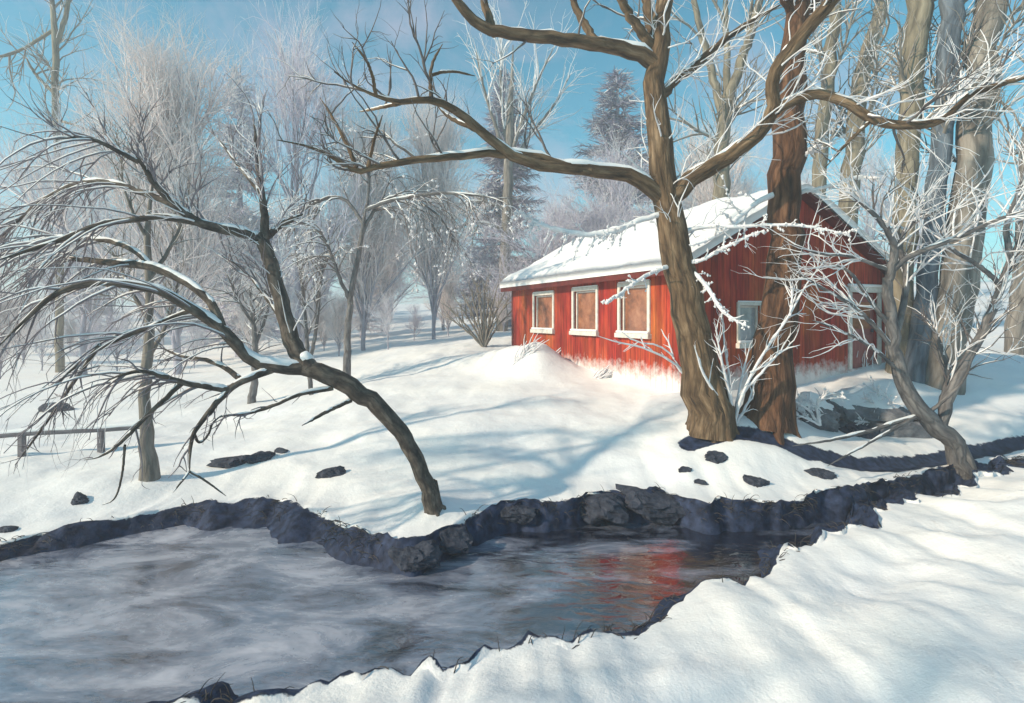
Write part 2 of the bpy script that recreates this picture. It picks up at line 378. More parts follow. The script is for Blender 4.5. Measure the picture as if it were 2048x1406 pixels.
wx = np.concatenate([np.linspace(-60, -10, 20), np.arange(-9.8, 14, .2), np.linspace(14.2, 60, 20)])
a, b = yS(wx) - 0.02, yN(wx) + 0.02
wv = np.stack([np.concatenate([wx, wx]), np.concatenate([a, b]), np.zeros(2 * len(wx))], -1)
i = np.arange(len(wx) - 1)
wm = mesh('stream_water', wv, np.stack([i, i + 1, i + 1 + len(wx), i + len(wx)], -1))
tag(obj('stream_water', wm, water_mat()), 'dark rippled stream water between snowy banks', kind='structure')

# ------------------------------------------------------------------ tubes: limbs, twigs, snow
def nrm(a): return a / (np.linalg.norm(a, axis=-1, keepdims=True) + 1e-9)
def tubes(PN, RN, sides=5):
    N, K, _ = PN.shape
    T = nrm(np.gradient(PN, axis=1))
    ref = np.where(np.abs(T[:, 0, 2:3]) > 0.8, np.array([[1., 0, 0]]), np.array([[0, 0, 1.]]))
    u = nrm(ref - (ref * T[:, 0]).sum(-1, keepdims=True) * T[:, 0])
    ang = np.arange(sides) * 2 * np.pi / sides
    V = np.zeros((N, K, sides, 3))
    for k in range(K):
        t = T[:, k]
        u = nrm(u - (u * t).sum(-1, keepdims=True) * t)
        w = np.cross(t, u)
        V[:, k] = PN[:, k, None] + RN[:, k, None, None] * (np.cos(ang)[None, :, None] * u[:, None] + np.sin(ang)[None, :, None] * w[:, None])
    idx = np.arange(N * K * sides).reshape(N, K, sides)
    a = idx[:, :-1]; b = idx[:, 1:]
    Q = np.stack([a, np.roll(a, -1, 2), np.roll(b, -1, 2), b], -1).reshape(-1, 4)
    return V.reshape(-1, 3), Q
def bark_mesh(name, PN, RN, sides, rng=None):
    """tube with a point attribute that unrolls the limb, so bark furrows run along it"""
    v, q_ = tubes(PN, RN, sides); me = mesh(name, v, q_)
    s = np.concatenate([np.zeros((len(PN), 1)), np.cumsum(np.linalg.norm(np.diff(PN, axis=1), axis=-1), axis=1)], 1)
    a = np.arange(sides) * 2 * np.pi / sides
    rr = np.maximum(RN, RN.max() * .35)
    c = np.stack([rr[..., None] * np.cos(a), rr[..., None] * np.sin(a), (s + float(abs(PN[0, -1, 0])) * 7.3)[..., None] + 0 * a], -1)
    at = me.attributes.new('along', 'FLOAT_VECTOR', 'POINT'); at.data.foreach_set('vector', c.reshape(-1).astype(np.float32))
    return me
def join(parts):
    vs, qs, o = [], [], 0
    for v, q in parts:
        vs.append(v); qs.append(q + o); o += len(v)
    return np.concatenate(vs), np.concatenate(qs)
def resample(p, K, extra=()):
    p = np.asarray(p, float)
    for _ in range(2):
        if len(p) > 2:
            m = [p[0]]
            for a, b in zip(p[:-1], p[1:]): m += [a * .75 + b * .25, a * .25 + b * .75]
            p = np.array(m + [p[-1]])
    s = np.concatenate([[0], np.cumsum(np.linalg.norm(np.diff(p[:, :3], axis=0), axis=1))])
    t = np.linspace(0, s[-1], K)
    return np.stack([np.interp(t, s, p[:, j]) for j in range(p.shape[1])], -1)
def grow(rng, PN, RN, n, L, ang=(0.4, 0.9), bias=(0, 0, 0), curve=(0, 0, 0), r=0.01, t=(0.2, 1.0), K=6, wig=0.17, follow=1.0, taper=0.25):
    N, K0, _ = PN.shape
    ln = np.linalg.norm(np.diff(PN, axis=1), axis=-1).sum(1)
    ix = rng.choice(N, n, p=ln / ln.sum())
    tt = rng.uniform(t[0], t[1], n); f = tt * (K0 - 1.001); i = f.astype(int); fr = (f - i)[:, None]
    A, B = PN[ix, i], PN[ix, i + 1]
    tan = nrm(B - A); rv = rng.normal(size=(n, 3)); perp = nrm(rv - (rv * tan).sum(-1, keepdims=True) * tan)
    an = rng.uniform(ang[0], ang[1], n)[:, None]
    d = nrm(tan * np.cos(an) * follow + perp * np.sin(an) + np.array(bias))
    l = (rng.uniform(L[0], L[1], n) * (1.1 - 0.45 * tt))[:, None]
    Q = np.zeros((n, K, 3)); Q[:, 0] = A + (B - A) * fr
    for k in range(1, K):
        d = nrm(d + np.array(curve) / K + wig * rng.normal(size=(n, 3)))
        Q[:, k] = Q[:, k - 1] + d * l / (K - 1)
    pr = RN[ix, i]
    R = np.minimum(r * rng.uniform(0.7, 1.2, n), pr * 0.8)[:, None] * np.linspace(1, taper, K)[None]
    return Q, R
def snow_on(PN, RN, rng, cover=0.8, lift=0.62):
    T = nrm(np.gradient(PN, axis=1)); hor = np.sqrt(np.clip(1 - T[..., 2] ** 2, 0, 1))
    k = np.clip((hor - 0.35) / 0.4, 0, 1) * np.clip(rng.normal(1.0, 0.22, RN.shape), 0.3, 1.5)
    K = RN.shape[1]; kn = max(3, K // 3); kr = np.clip(rng.normal(.9, .45, (len(RN), kn)), .12, 1.5); xs = np.linspace(0, kn - 1.001, K); ii = xs.astype(int)
    k = k * (kr[:, ii] * (1 - (xs - ii)) + kr[:, ii + 1] * (xs - ii))
    k = np.clip(k, 0, 1.1)
    Q = PN.copy(); Q[..., 2] += RN * lift * hor
    R = RN * cover * k
    R[:, 0] *= 0.4; R[:, -1] *= 0.5
    return Q, R
_o = np.array([[1, 0, 0], [-1, 0, 0], [0, 1, 0], [0, -1, 0], [0, 0, 1], [0, 0, -1]], float)
def clumps(rng, PN, n, r):                  # frost knobs along twigs, as six-cornered crystals
    N, K, _ = PN.shape
    ix = rng.randint(0, N, n); f = rng.uniform(0, K - 1.001, n); i = f.astype(int); fr = (f - i)[:, None]
    c = PN[ix, i] * (1 - fr) + PN[ix, i + 1] * fr
    rr = rng.uniform(r[0], r[1], (n, 1, 1)) * rng.uniform(0.6, 1.3, (n, 6, 1))
    c = c + rng.normal(size=(n, 3)) * np.mean(r) * 0.5
    v = c[:, None] + _o[None] * rr
    tri = np.array([[0, 2, 4], [2, 1, 4], [1, 3, 4], [3, 0, 4], [2, 0, 5], [1, 2, 5], [3, 1, 5], [0, 3, 5]])
    return v.reshape(-1, 3), (np.arange(n)[:, None, None] * 6 + tri[None]).reshape(-1, 3)

def traced_limbs(D, specs, rng, K=26, wob=0.0):
    """specs: (pixel points, radii (start, end) or list, depth drift over the limb); a limb starts at the depth of the limb it leaves."""
    out, known = [], []
    for pts, rad, dd in specs:
        p = np.array(pts, float)
        d0 = 0.0
        if known:
            kk = np.concatenate(known); j = np.argmin(((kk[:, :2] - p[0, :2]) ** 2).sum(1)); d0 = kk[j, 2]
        s = np.concatenate([[0], np.cumsum(np.hypot(*np.diff(p[:, :2], axis=0).T))]); s = s / s[-1]
        rr = np.interp(s, np.linspace(0, 1, len(rad)), rad) if len(rad) != len(p) else np.array(rad, float)
        dep = d0 + dd * s
        full = resample(np.stack([p[:, 0], p[:, 1], dep, rr], -1), K)
        if rr[-1] < 5: full[:, 3] *= np.interp(np.linspace(0, 1, K), [0, .8, 1], [1, 1, .35])
        known.append(full[:, :3].copy())
        W = np.array([P(x, y, D + e) for x, y, e, _ in full])
        R = full[:, 3] * (D + full[:, 2]) / F
        if wob: W[1:-1] += rng.normal(size=(K - 2, 3)) * R[1:-1, None] * wob
        out.append((W, R))
    return out

def plant_tree(name, label, cat, base, specs, bark, rng, snow=True, sides=10, twigs=(), group=None, wob=0.12, ntrunk=1, limb_name='limb', D=None, frosty=(), roots=0, twig_mat=None):
    """twigs: dicts naming what grows: where='limbs'/'twigs', n, L (px), r (px), frost share ..."""
    b = hit(*base)
    D = D or b[1]
    px = D / F
    root = empty(name, b); tag(root, label, cat, group)
    L = traced_limbs(D, specs, rng, wob=wob)
    off = np.array(b)
    for k, (W, R) in enumerate(L):
        W = W - off
        if k < ntrunk:                      # root flare sunk into the snow
            W = W.copy(); W[0, 2] -= 0.12
        fz = k in frosty
        obj('trunk' if k < ntrunk else 'frosted_branch' if fz else limb_name, bark_mesh('limb', W[None], R[None], sides if k < ntrunk else max(7, sides - 3)), FROST if fz else bark, root)
    for k in range(roots):                  # surface roots running into the snow
        a = k * 6.283 / roots + rng.uniform(-.3, .3); r0 = L[0][1][3]; c = L[0][0][3] - off; dv = np.array([math.cos(a), math.sin(a), 0])
        ln = r0 * rng.uniform(1.15, 1.55); p3 = (L[0][0][0] - off) * np.array([1, 1, 0]) + dv * ln; gz = float(H(*(off + p3)[:2])) - off[2]
        pts_ = np.stack([c + dv * r0 * .45 + [0, 0, .12], (L[0][0][1] - off) + dv * r0 * .95, p3 * .75 + (L[0][0][0] - off) * .25 * np.array([1, 1, 0]) + [0, 0, gz * .8 + .05], p3 + [0, 0, gz - .10]])
        W = resample(pts_, 10)
        obj('root', bark_mesh('root', W[None], np.linspace(r0 * .5, r0 * .2, 10)[None], 9), bark, root)
    LP = np.stack([W - off for W, R in L]); LR = np.stack([R for W, R in L])
    bank = {'all': (LP, LR), 'limbs': (LP[ntrunk:], LR[ntrunk:]) if len(L) > ntrunk else (LP, LR)}
    dark, white, snowy, knobs = [], [], [], []
    if len(frosty):
        fl = LP[list(frosty)]; knobs.append(clumps(rng, fl, 60 * len(frosty), (2.0 * px, 4.6 * px)))
    for g in twigs:
        g = dict(g)
        src = bank[g.pop('where', 'limbs')]
        pick = g.pop('pick', None)
        if pick is not None: src = (LP[pick], LR[pick])
        keep = g.pop('as_', None); kind = g.pop('kind', 'dark'); sd = g.pop('sides', 4); kn = g.pop('knobs', None)
        g['L'] = (g['L'][0] * px, g['L'][1] * px); g['r'] = g['r'] * px
        Q, R = grow(rng, src[0], src[1], **g)
        if keep: bank[keep] = (Q, R)
        if kind == 'dark': dark.append(tubes(Q, R, sd))
        elif kind == 'white': white.append(tubes(Q, R * .84 * np.clip(rng.normal(1, .16, R.shape), .6, 1.4), sd))
        elif kind == 'snowy':
            dark.append(tubes(Q, R, sd)); sq, sr = snow_on(Q, R, rng, 0.95, 0.8); snowy.append(tubes(sq, sr, sd))
        if kn: knobs.append(clumps(rng, Q, kn[0], (kn[1] * px, kn[2] * px)))
    if dark: obj('twigs', mesh('twigs', *join(dark)), twig_mat or TWIG if bark in (BARK_DARK, BARK_TAN, BARK_RED, BARK_SLATE) else TWIG_GREY, root, 'stuff')
    if white: obj('frosted_twigs', mesh('frosted_twigs', *join(white)), FROST, root, 'stuff')
    if snow:
        sq, sr = snow_on(bank['limbs'][0], bank['limbs'][1], rng)
        snowy.append(tubes(sq, sr, 7))
    if snowy: obj('snow_cover', mesh('snow_cover', *join(snowy)), SNOW, root, 'stuff')
    if knobs:
        v, t = join(knobs); obj('frost_crystals', mesh('frost_crystals', v, None, t, False), FROST, root, 'stuff')
    return root

# ------------------------------------------------------------------ the red house
def house():
    base = np.array([HC[0], HC[1], 0.0])
    root = empty('red_house', (HC[0], HC[1], 1.3))
    root.rotation_euler = (0, 0, math.atan2(HG[1], HG[0]))
    tag(root, 'red wooden house with snow covered gable roof behind the two big trunks', 'house')
    # local frame: x along the gable wall, y along the long wall, z up from 1.3 m
    Z0, ZE, ZA = -0.7, 2.85, 4.72
    RED = red_mat(); WHITE = noise_mat('white_trim', [(0.52, 0.50, 0.46), (0.76, 0.74, 0.70)], 7, rough=0.6, bump=0.2)
    PANE = pane_mat('window_pane_warm', [(0.10, 0.045, 0.03), (0.30, 0.12, 0.065), (0.44, 0.21, 0.12)])
    PANEB = pane_mat('window_pane_cool', [(0.18, 0.20, 0.23), (0.42, 0.45, 0.48)])
    DOORM = noise_mat('door_paint', [(0.20, 0.05, 0.05), (0.36, 0.13, 0.12)], 4, (4, 4, .6), rough=0.6)
    TRIMD = noise_mat('eave_board', [(0.07, 0.012, 0.012), (0.16, 0.025, 0.02)], 4, rough=0.7)
    def wall(name, length, openings, to, tri=None):
        us = sorted({0, length, *[o[0] for o in openings], *[o[1] for o in openings]})
        zs_ = sorted({Z0, ZE, *[o[2] for o in openings], *[o[3] for o in openings]})
        m = MB()
        for u0, u1 in zip(us[:-1], us[1:]):
            for z0, z1 in zip(zs_[:-1], zs_[1:]):
                if any(o[0] <= u0 and u1 <= o[1] and o[2] <= z0 and z1 <= o[3] for o in openings): continue
                m.face([to(u0, 0, z0), to(u1, 0, z0), to(u1, 0, z1), to(u0, 0, z1)])
        for u0, u1, z0, z1 in openings:
            d = -0.14
            for a, b in (((u0, z0), (u1, z0)), ((u1, z0), (u1, z1)), ((u1, z1), (u0, z1)), ((u0, z1), (u0, z0))):
                m.face([to(a[0], 0, a[1]), to(b[0], 0, b[1]), to(b[0], d, b[1]), to(a[0], d, a[1])])
        if tri: m.face([to(0, 0, ZE), to(length, 0, ZE), to(length / 2, 0, ZA)])
        return m.build(name, RED, root)
    left = lambda u, d, z: (-d, u, z)        # long wall; outward is -x
    gab = lambda u, d, z: (u, -d, z)         # gable wall; outward is -y
    lw = [(5.85, 7.10, 1.32, 2.42), (3.42, 4.58, 1.32, 2.46), (1.24, 2.32, 1.32, 2.48)]
    gw = [(1.62, 2.30, 1.12, 1.98)]
    dw = (5.62, 6.72, 0.35, 2.36)
    wall('wall', HLEN, lw, left)
    wall('wall', HWID, gw + [dw], gab, True)
    m = MB(); m.face([(HWID, 0, Z0), (HWID, HLEN, Z0), (HWID, HLEN, ZE), (HWID, 0, ZE)]); m.build('wall', RED, root)
    m = MB(); m.face([(0, HLEN, Z0), (HWID, HLEN, Z0), (HWID, HLEN, ZE), (HWID / 2, HLEN, ZA), (0, HLEN, ZE)]); m.build('wall', RED, root)
    def bar(to, u0, u1, d0, d1, z0, z1, mb):
        c = [to(u0, d0, z0), to(u1, d1, z1)]
        lo = np.minimum(c[0], c[1]); hi = np.maximum(c[0], c[1]); mb.box(lo[0], hi[0], lo[1], hi[1], lo[2], hi[2])
    def window(o, to, pane, fw):
        u0, u1, z0, z1 = o
        m = MB(); bar(to, u0, u1, -0.13, -0.11, z0, z1, m)
        w = m.build('window', pane, root)
        m = MB()
        bar(to, u0 - fw, u0, -.02, .04, z0 - .01, z1 + fw, m); bar(to, u1, u1 + fw, -.02, .04, z0 - .01, z1 + fw, m)
        bar(to, u0, u1, -.02, .038, z1, z1 + fw, m)
        bar(to, u0, u0 + .05, -.11, -.06, z0, z1, m); bar(to, u1 - .05, u1, -.11, -.06, z0, z1, m)
        bar(to, u0 + .05, u1 - .05, -.11, -.062, z1 - .05, z1, m)
        m.build('frame', WHITE, w, 0.008)
        m = MB(); bar(to, u0 - fw - .03, u1 + fw + .03, -.1, .11, z0 - .13, z0 - .012, m); m.build('sill', WHITE, w, 0.012)
        m = MB(); bar(to, u0 - fw, u1 + fw, -.08, .10, z0 - .011, z0 + .05, m); s = m.build('snow', SNOW, w, 0.025)
        m = MB(); bar(to, u0 - fw + .02, u1 + fw - .02, -.0, .036, z1 + fw + .001, z1 + fw + .035, m); m.build('snow', SNOW, w, 0.015)
        return w
    for o in lw: window(o, left, PANE, .10)
    window(gw[0], gab, PANEB, .075)
    # door with white posts and a snowy hood
    u0, u1, z0, z1 = dw
    m = MB(); bar(gab, u0 + .02, u1 - .02, -.13, -.09, z0, z1 - .02, m); d = m.build('door', DOORM, root)
    m = MB(); bar(gab, u0 + .18, u1 - .18, -.088, -.075, z0 + 1.05, z1 - .25, m); m.build('pane', PANE, d)
    m = MB(); bar(gab, u0 + .15, u1 - .15, -.088, -.07, z0 + .12, z0 + .9, m); m.build('panel', DOORM, d, .01)
    m = MB(); bar(gab, u1 - .14, u1 - .09, -.088, -.03, z0 + .95, z0 + 1.05, m); m.build('handle', STONE, d, .01)
    for a in (u0 - .12, u1):
        m = MB(); bar(gab, a, a + .12, -.03, .05, z0, z1, m); m.build('door_post', WHITE, root, .01)
    m = MB(); bar(gab, u0 - .16, u1 + .16, -.02, .10, z1 + .002, z1 + .14, m); lt = m.build('lintel', WHITE, root, .01)
    m = MB(); bar(gab, u0 - .17, u1 + .17, .0, .13, z1 + .142, z1 + .22, m); m.build('snow', SNOW, lt, .035)
    # roof: board deck with a thick uneven snow layer
    oh, og = 0.30, 0.28
    sl = (ZA - ZE) / (HWID / 2)
    m = MB()
    for s in (0, 1):
        xa, xb = (-oh, HWID / 2) if s == 0 else (HWID + oh, HWID / 2)
        za, zb = ZE - oh * sl, ZA
        if s == 0:
            m.poly_solid([(xa, -og, za), (xb, -og, zb), (xb, HLEN + og, zb), (xa, HLEN + og, za)], [(xa, -og, za + .10), (xb, -og, zb + .10), (xb, HLEN + og, zb + .10), (xa, HLEN + og, za + .10)])
        else:
            m.poly_solid([(xb, -og, zb), (xa, -og, za), (xa, HLEN + og, za), (xb, HLEN + og, zb)], [(xb, -og, zb + .10), (xa, -og, za + .10), (xa, HLEN + og, za + .10), (xb, HLEN + og, zb + .10)])
    roof = m.build('roof', TRIMD, root)
    m = MB(); m.box(-oh - .03, -oh + .005, -og, HLEN + og, ZE - oh * sl - .06, ZE - oh * sl + .10); m.build('fascia', TRIMD, roof)
    nu, nv = 60, 90
    U = np.linspace(-oh - .05, HWID + oh + .05, nu); V = np.linspace(-og - .06, HLEN + og + .06, nv)
    UU, VV = np.meshgrid(U, V, indexing='ij')
    rf = ZA - np.abs(UU - HWID / 2) * sl + .105
    th = .32 + .10 * fbm(UU * .8 + 3, VV * .8, 4) + .05 * fbm(UU * 3, VV * 3, 2)
    edge = np.minimum.reduce([UU - U[0], U[-1] - UU, VV - V[0], V[-1] - VV])
    th = th * np.sqrt(np.clip(edge / .16, 0.36, 1))
    rf_s = rf - .08 * np.exp(-((UU - HWID / 2) / .35) ** 2)
    top = np.stack([UU + .03 * fbm(VV * 2, UU * 0 + 2), VV + .05 * fbm(UU * 2, VV * 0 + 7), rf_s + th], -1)
    bot = np.stack([UU, VV, rf + .003], -1)
    I = np.arange(nu * nv).reshape(nu, nv)
    qt = np.stack([I[:-1, :-1], I[1:, :-1], I[1:, 1:], I[:-1, 1:]], -1).reshape(-1, 4)
    rim = np.concatenate([I[:, 0], I[-1, 1:], I[-2::-1, -1], I[0, -2:0:-1]])
    r2 = np.roll(rim, -1); o = nu * nv
    qs = np.stack([rim, rim + o, r2 + o, r2], -1)
    obj('snow_layer', mesh('snow_layer', np.concatenate([top.reshape(-1, 3), bot.reshape(-1, 3)]), np.concatenate([qt, qs[:, ::-1]])), SNOW, roof)
    # corner boards
    for (x, y) in ((-.022, -.022), ):
        m = MB(); m.box(x, x + .12, y, y + .12, Z0, ZE - .02); m.build('corner_board', TRIMD, root, .008)
    m = MB(); m.box(-.022, .10, HLEN - .1, HLEN + .022, Z0, ZE - .02); m.build('corner_board', TRIMD, root, .008)
    return root

def red_mat():
    m, n, l, b = new_mat('weathered_red_paint')
    tc = n.new('ShaderNodeTexCoord')
    mp = n.new('ShaderNodeMapping'); mp.inputs['Scale'].default_value = (1.0, 1.0, 0.35); l.new(tc.outputs['Object'], mp.inputs[0])
    ns = n.new('ShaderNodeTexNoise'); ns.inputs['Scale'].default_value = 0.8; ns.inputs['Detail'].default_value = 8; ns.inputs['Roughness'].default_value = 0.65
    l.new(mp.outputs[0], ns.inputs[0])
    r = n.new('ShaderNodeValToRGB'); e = r.color_ramp.elements
    e[0].position, e[0].color = 0.30, (0.15, 0.018, 0.02, 1)
    e[1].position, e[1].color = 0.76, (0.66, 0.22, 0.05, 1)
    x = e.new(0.43); x.color = (0.38, 0.032, 0.022, 1)
    x = e.new(0.57); x.color = (0.47, 0.075, 0.03, 1)
    l.new(ns.outputs[0], r.inputs[0])
    # vertical boards: each with its own tone, dark joints
    sx = n.new('ShaderNodeSeparateXYZ'); l.new(tc.outputs['Object'], sx.inputs[0])
    sm = n.new('ShaderNodeMath'); sm.operation = 'ADD'; l.new(sx.outputs[0], sm.inputs[0]); l.new(sx.outputs[1], sm.inputs[1])
    ml = n.new('ShaderNodeMath'); ml.operation = 'MULTIPLY'; ml.inputs[1].default_value = 5.2; l.new(sm.outputs[0], ml.inputs[0])
    fl = n.new('ShaderNodeMath'); fl.operation = 'FLOOR'; l.new(ml.outputs[0], fl.inputs[0])
    fr = n.new('ShaderNodeMath'); fr.operation = 'FRACT'; l.new(ml.outputs[0], fr.inputs[0])
    wn_ = n.new('ShaderNodeTexWhiteNoise'); wn_.noise_dimensions = '1D'; l.new(fl.outputs[0], wn_.inputs['W'])
    pp = n.new('ShaderNodeMath'); pp.operation = 'PINGPONG'; pp.inputs[1].default_value = 0.5; l.new(fr.outputs[0], pp.inputs[0])
    gr = n.new('ShaderNodeMapRange'); gr.inputs[2].default_value = 0.06; l.new(pp.outputs[0], gr.inputs[0])
    tone = n.new('ShaderNodeMapRange'); tone.inputs[3].default_value = 0.72; tone.inputs[4].default_value = 1.18; l.new(wn_.outputs[0], tone.inputs[0])
    n2 = n.new('ShaderNodeTexNoise'); n2.inputs['Scale'].default_value = 14; n2.inputs['Detail'].default_value = 6
    mp3 = n.new('ShaderNodeMapping'); mp3.inputs['Scale'].default_value = (1, 1, .10); l.new(tc.outputs['Object'], mp3.inputs[0]); l.new(mp3.outputs[0], n2.inputs[0])
    st_ = n.new('ShaderNodeMapRange'); st_.inputs[1].default_value = .3; st_.inputs[2].default_value = .65; st_.inputs[3].default_value = .5; st_.inputs[4].default_value = 1.1; l.new(n2.outputs[0], st_.inputs[0])
    t2 = n.new('ShaderNodeMath'); t2.operation = 'MULTIPLY'; l.new(tone.outputs[0], t2.inputs[0]); l.new(st_.outputs[0], t2.inputs[1])
    gd = n.new('ShaderNodeMapRange'); gd.inputs[3].default_value = .45; gd.inputs[4].default_value = 1.0; l.new(gr.outputs[0], gd.inputs[0])
    t3 = n.new('ShaderNodeMath'); t3.operation = 'MULTIPLY'; l.new(t2.outputs[0], t3.inputs[0]); l.new(gd.outputs[0], t3.inputs[1])
    mx = n.new('ShaderNodeMix'); mx.data_type = 'RGBA'; mx.blend_type = 'MULTIPLY'; mx.inputs[0].default_value = 1.0
    l.new(r.outputs[0], mx.inputs[6]); l.new(t3.outputs[0], mx.inputs[7])
    # blown snow stuck to the foot of the boards
    hz = n.new('ShaderNodeMapRange'); hz.inputs[1].default_value = .95; hz.inputs[2].default_value = .15; hz.inputs[3].default_value = -.25; hz.inputs[4].default_value = .5; hz.clamp = True; l.new(sx.outputs[2], hz.inputs[0])
    nz = n.new('ShaderNodeTexNoise'); nz.inputs['Scale'].default_value = 4.5; nz.inputs['Detail'].default_value = 9; nz.inputs['Roughness'].default_value = .72; l.new(tc.outputs['Object'], nz.inputs[0])
    hs = n.new('ShaderNodeMath'); hs.operation = 'ADD'; l.new(hz.outputs[0], hs.inputs[0]); l.new(nz.outputs[0], hs.inputs[1])
    hm_ = n.new('ShaderNodeMapRange'); hm_.inputs[1].default_value = .55; hm_.inputs[2].default_value = .92; hm_.inputs[4].default_value = .85; l.new(hs.outputs[0], hm_.inputs[0])
    ms = n.new('ShaderNodeMix'); ms.data_type = 'RGBA'; l.new(hm_.outputs[0], ms.inputs[0]); l.new(mx.outputs[2], ms.inputs[6]); ms.inputs[7].default_value = (.82, .80, .80, 1)
    l.new(ms.outputs[2], b.inputs['Base Color'])
    b.inputs['Roughness'].default_value = 0.8; b.inputs['Specular IOR Level'].default_value = 0.2
    bp = n.new('ShaderNodeBump'); bp.inputs['Strength'].default_value = 0.7; bp.inputs['Distance'].default_value = 0.02
    l.new(gr.outputs[0], bp.inputs['Height']); l.new(bp.outputs[0], b.inputs['Normal'])
    return m
def pane_mat(name, cols):
    m = noise_mat(name, cols, 2.6, rough=0.06, bump=0.05, bscale=1.5, spec=0.9)
    return m
house()

# ------------------------------------------------------------------ the two big trunks by the house
R_ = np.random.RandomState
plant_tree('maple_tree', 'tall tan trunk leaning left before the house, long snow lined limbs', 'tree', (1420, 848), [
    ([(1420, 862), (1412, 800), (1400, 735), (1372, 600), (1347, 470), (1330, 380), (1318, 270), (1310, 180), (1318, 90), (1330, -20), (1350, -160)], [50, 41, 36, 33, 29, 26, 24, 21, 19, 16, 12], 0.5),
    ([(1314, 130), (1270, 98), (1190, 88), (1100, 74), (1000, 68), (950, 45), (915, 8), (880, -60)], (17, 14, 13, 12, 10, 7), -1.2),
    ([(990, 68), (975, 30), (962, -20), (955, -70)], (9, 6), 0.4),
    ([(1192, 86), (1168, 50), (1145, 0), (1120, -60)], (9, 5), 0.6),
    ([(1306, 95), (1265, 40), (1232, -15), (1210, -70)], (11, 6), -0.6),
    ([(1312, 110), (1298, 40), (1290, -20), (1286, -90)], (12, 7), 0.5),
    ([(1328, 398), (1292, 366), (1240, 346), (1180, 340), (1110, 336), (1050, 325), (1008, 300), (970, 268), (930, 234), (880, 202), (840, 196), (800, 206), (760, 195), (710, 175), (668, 143)], (17, 14, 12, 10, 8, 5, 3), -2.2),
    ([(1180, 342), (1120, 330), (1060, 308), (990, 306), (930, 311), (860, 316), (790, 325), (740, 336), (715, 345), (690, 331), (655, 305), (600, 288), (555, 280)], (10, 9, 8, 7, 5, 3), -1.6),
    ([(1010, 303), (960, 262), (900, 238), (875, 212)], (7, 5, 3.5), 0.7),
    ([(862, 198), (860, 160), (864, 125), (885, 88)], (4.5, 2), 0.5),
    ([(862, 150), (900, 140), (950, 152)], (3.5, 1.8), 0.6),
    ([(752, 192), (745, 150), (735, 122), (704, 84)], (4, 2), -0.5),
    ([(800, 207), (760, 216), (718, 224)], (4, 2), 0.5),
    ([(716, 343), (690, 280), (660, 225), (640, 195)], (5, 2), 0.6),
    ([(735, 340), (748, 280), (765, 230)], (4, 2), -0.6),
    ([(1345, 392), (1400, 345), (1460, 310), (1520, 265), (1548, 228), (1546, 190), (1545, 160), (1560, 122), (1602, 70), (1650, 18), (1700, -40)], (19, 16, 14, 13, 13, 14, 11), -1.6),
    ([(1552, 220), (1590, 196), (1640, 186), (1690, 200), (1740, 240), (1800, 252), (1860, 250), (1900, 230), (1930, 190), (1990, 172), (2060, 150)], (11, 10, 9, 7, 5), -0.8),
    ([(1740, 242), (1690, 290), (1650, 335)], (4, 2), -0.3),
    ([(1325, 190), (1350, 160), (1395, 130), (1440, 85), (1490, 50), (1560, 10)], (10, 7, 4), 1.0),
    ([(1345, 530), (1300, 546), (1262, 570), (1232, 594), (1214, 606)], (4, 3, 2.5), -0.9),
    ([(1350, 528), (1400, 524), (1440, 500), (1488, 476), (1530, 460)], (4, 3, 2), -0.8),
    ([(1352, 530), (1390, 545), (1420, 580), (1440, 620), (1468, 640), (1495, 652)], (5, 4, 2.5), -0.9),
    ([(1345, 470), (1400, 452), (1470, 455), (1540, 448), (1620, 452), (1700, 470)], (4, 3, 2), -1.0),
    ([(1335, 430), (1290, 435), (1220, 470), (1160, 470), (1090, 455), (1035, 422)], (5, 5, 3), -0.6),
], BARK_TAN, R_(3), sides=16, frosty=(19, 20, 21, 22, 23), roots=7, twigs=[
    dict(n=46, L=(70, 200), r=3.2, ang=(.5, 1.2), bias=(0, 0, .5), t=(.25, 1), K=9, curve=(0, 0, .5), kind='snowy', pick=list(range(1, 19)), as_='t1'),
    dict(where='t1', n=170, L=(35, 110), r=2.1, bias=(0, 0, .2), kind='snowy', as_='t2'),
    dict(where='all', n=34, L=(90, 210), r=2.6, ang=(.9, 1.4), bias=(0, -.1, .25), t=(.35, .85), K=9, curve=(0, 0, .5), kind='white', pick=[0], as_='w1', wig=.2),
    dict(where='w1', n=110, L=(30, 90), r=1.9, kind='white'),
    dict(n=90, L=(80, 220), r=2.4, ang=(.5, 1.1), bias=(0.35, -.1, .4), t=(.1, 1), K=8, kind='white', pick=[15, 16, 16, 18], as_='w2'),
    dict(where='w2', n=220, L=(30, 90), r=1.7, kind='white'),
    dict(n=90, L=(12, 38), r=2.0, ang=(.6, 1.3), kind='white', pick=[19, 20, 21, 22, 23], knobs=(420, 1.4, 3.4)),
    dict(n=30, L=(30, 80), r=1.8, ang=(.6, 1.3), bias=(0, 0, -.6), kind='white', pick=[23], knobs=(160, 2, 4)),
    dict(where='t2', n=260, L=(20, 70), r=1.3, kind='dark', sides=3),
])
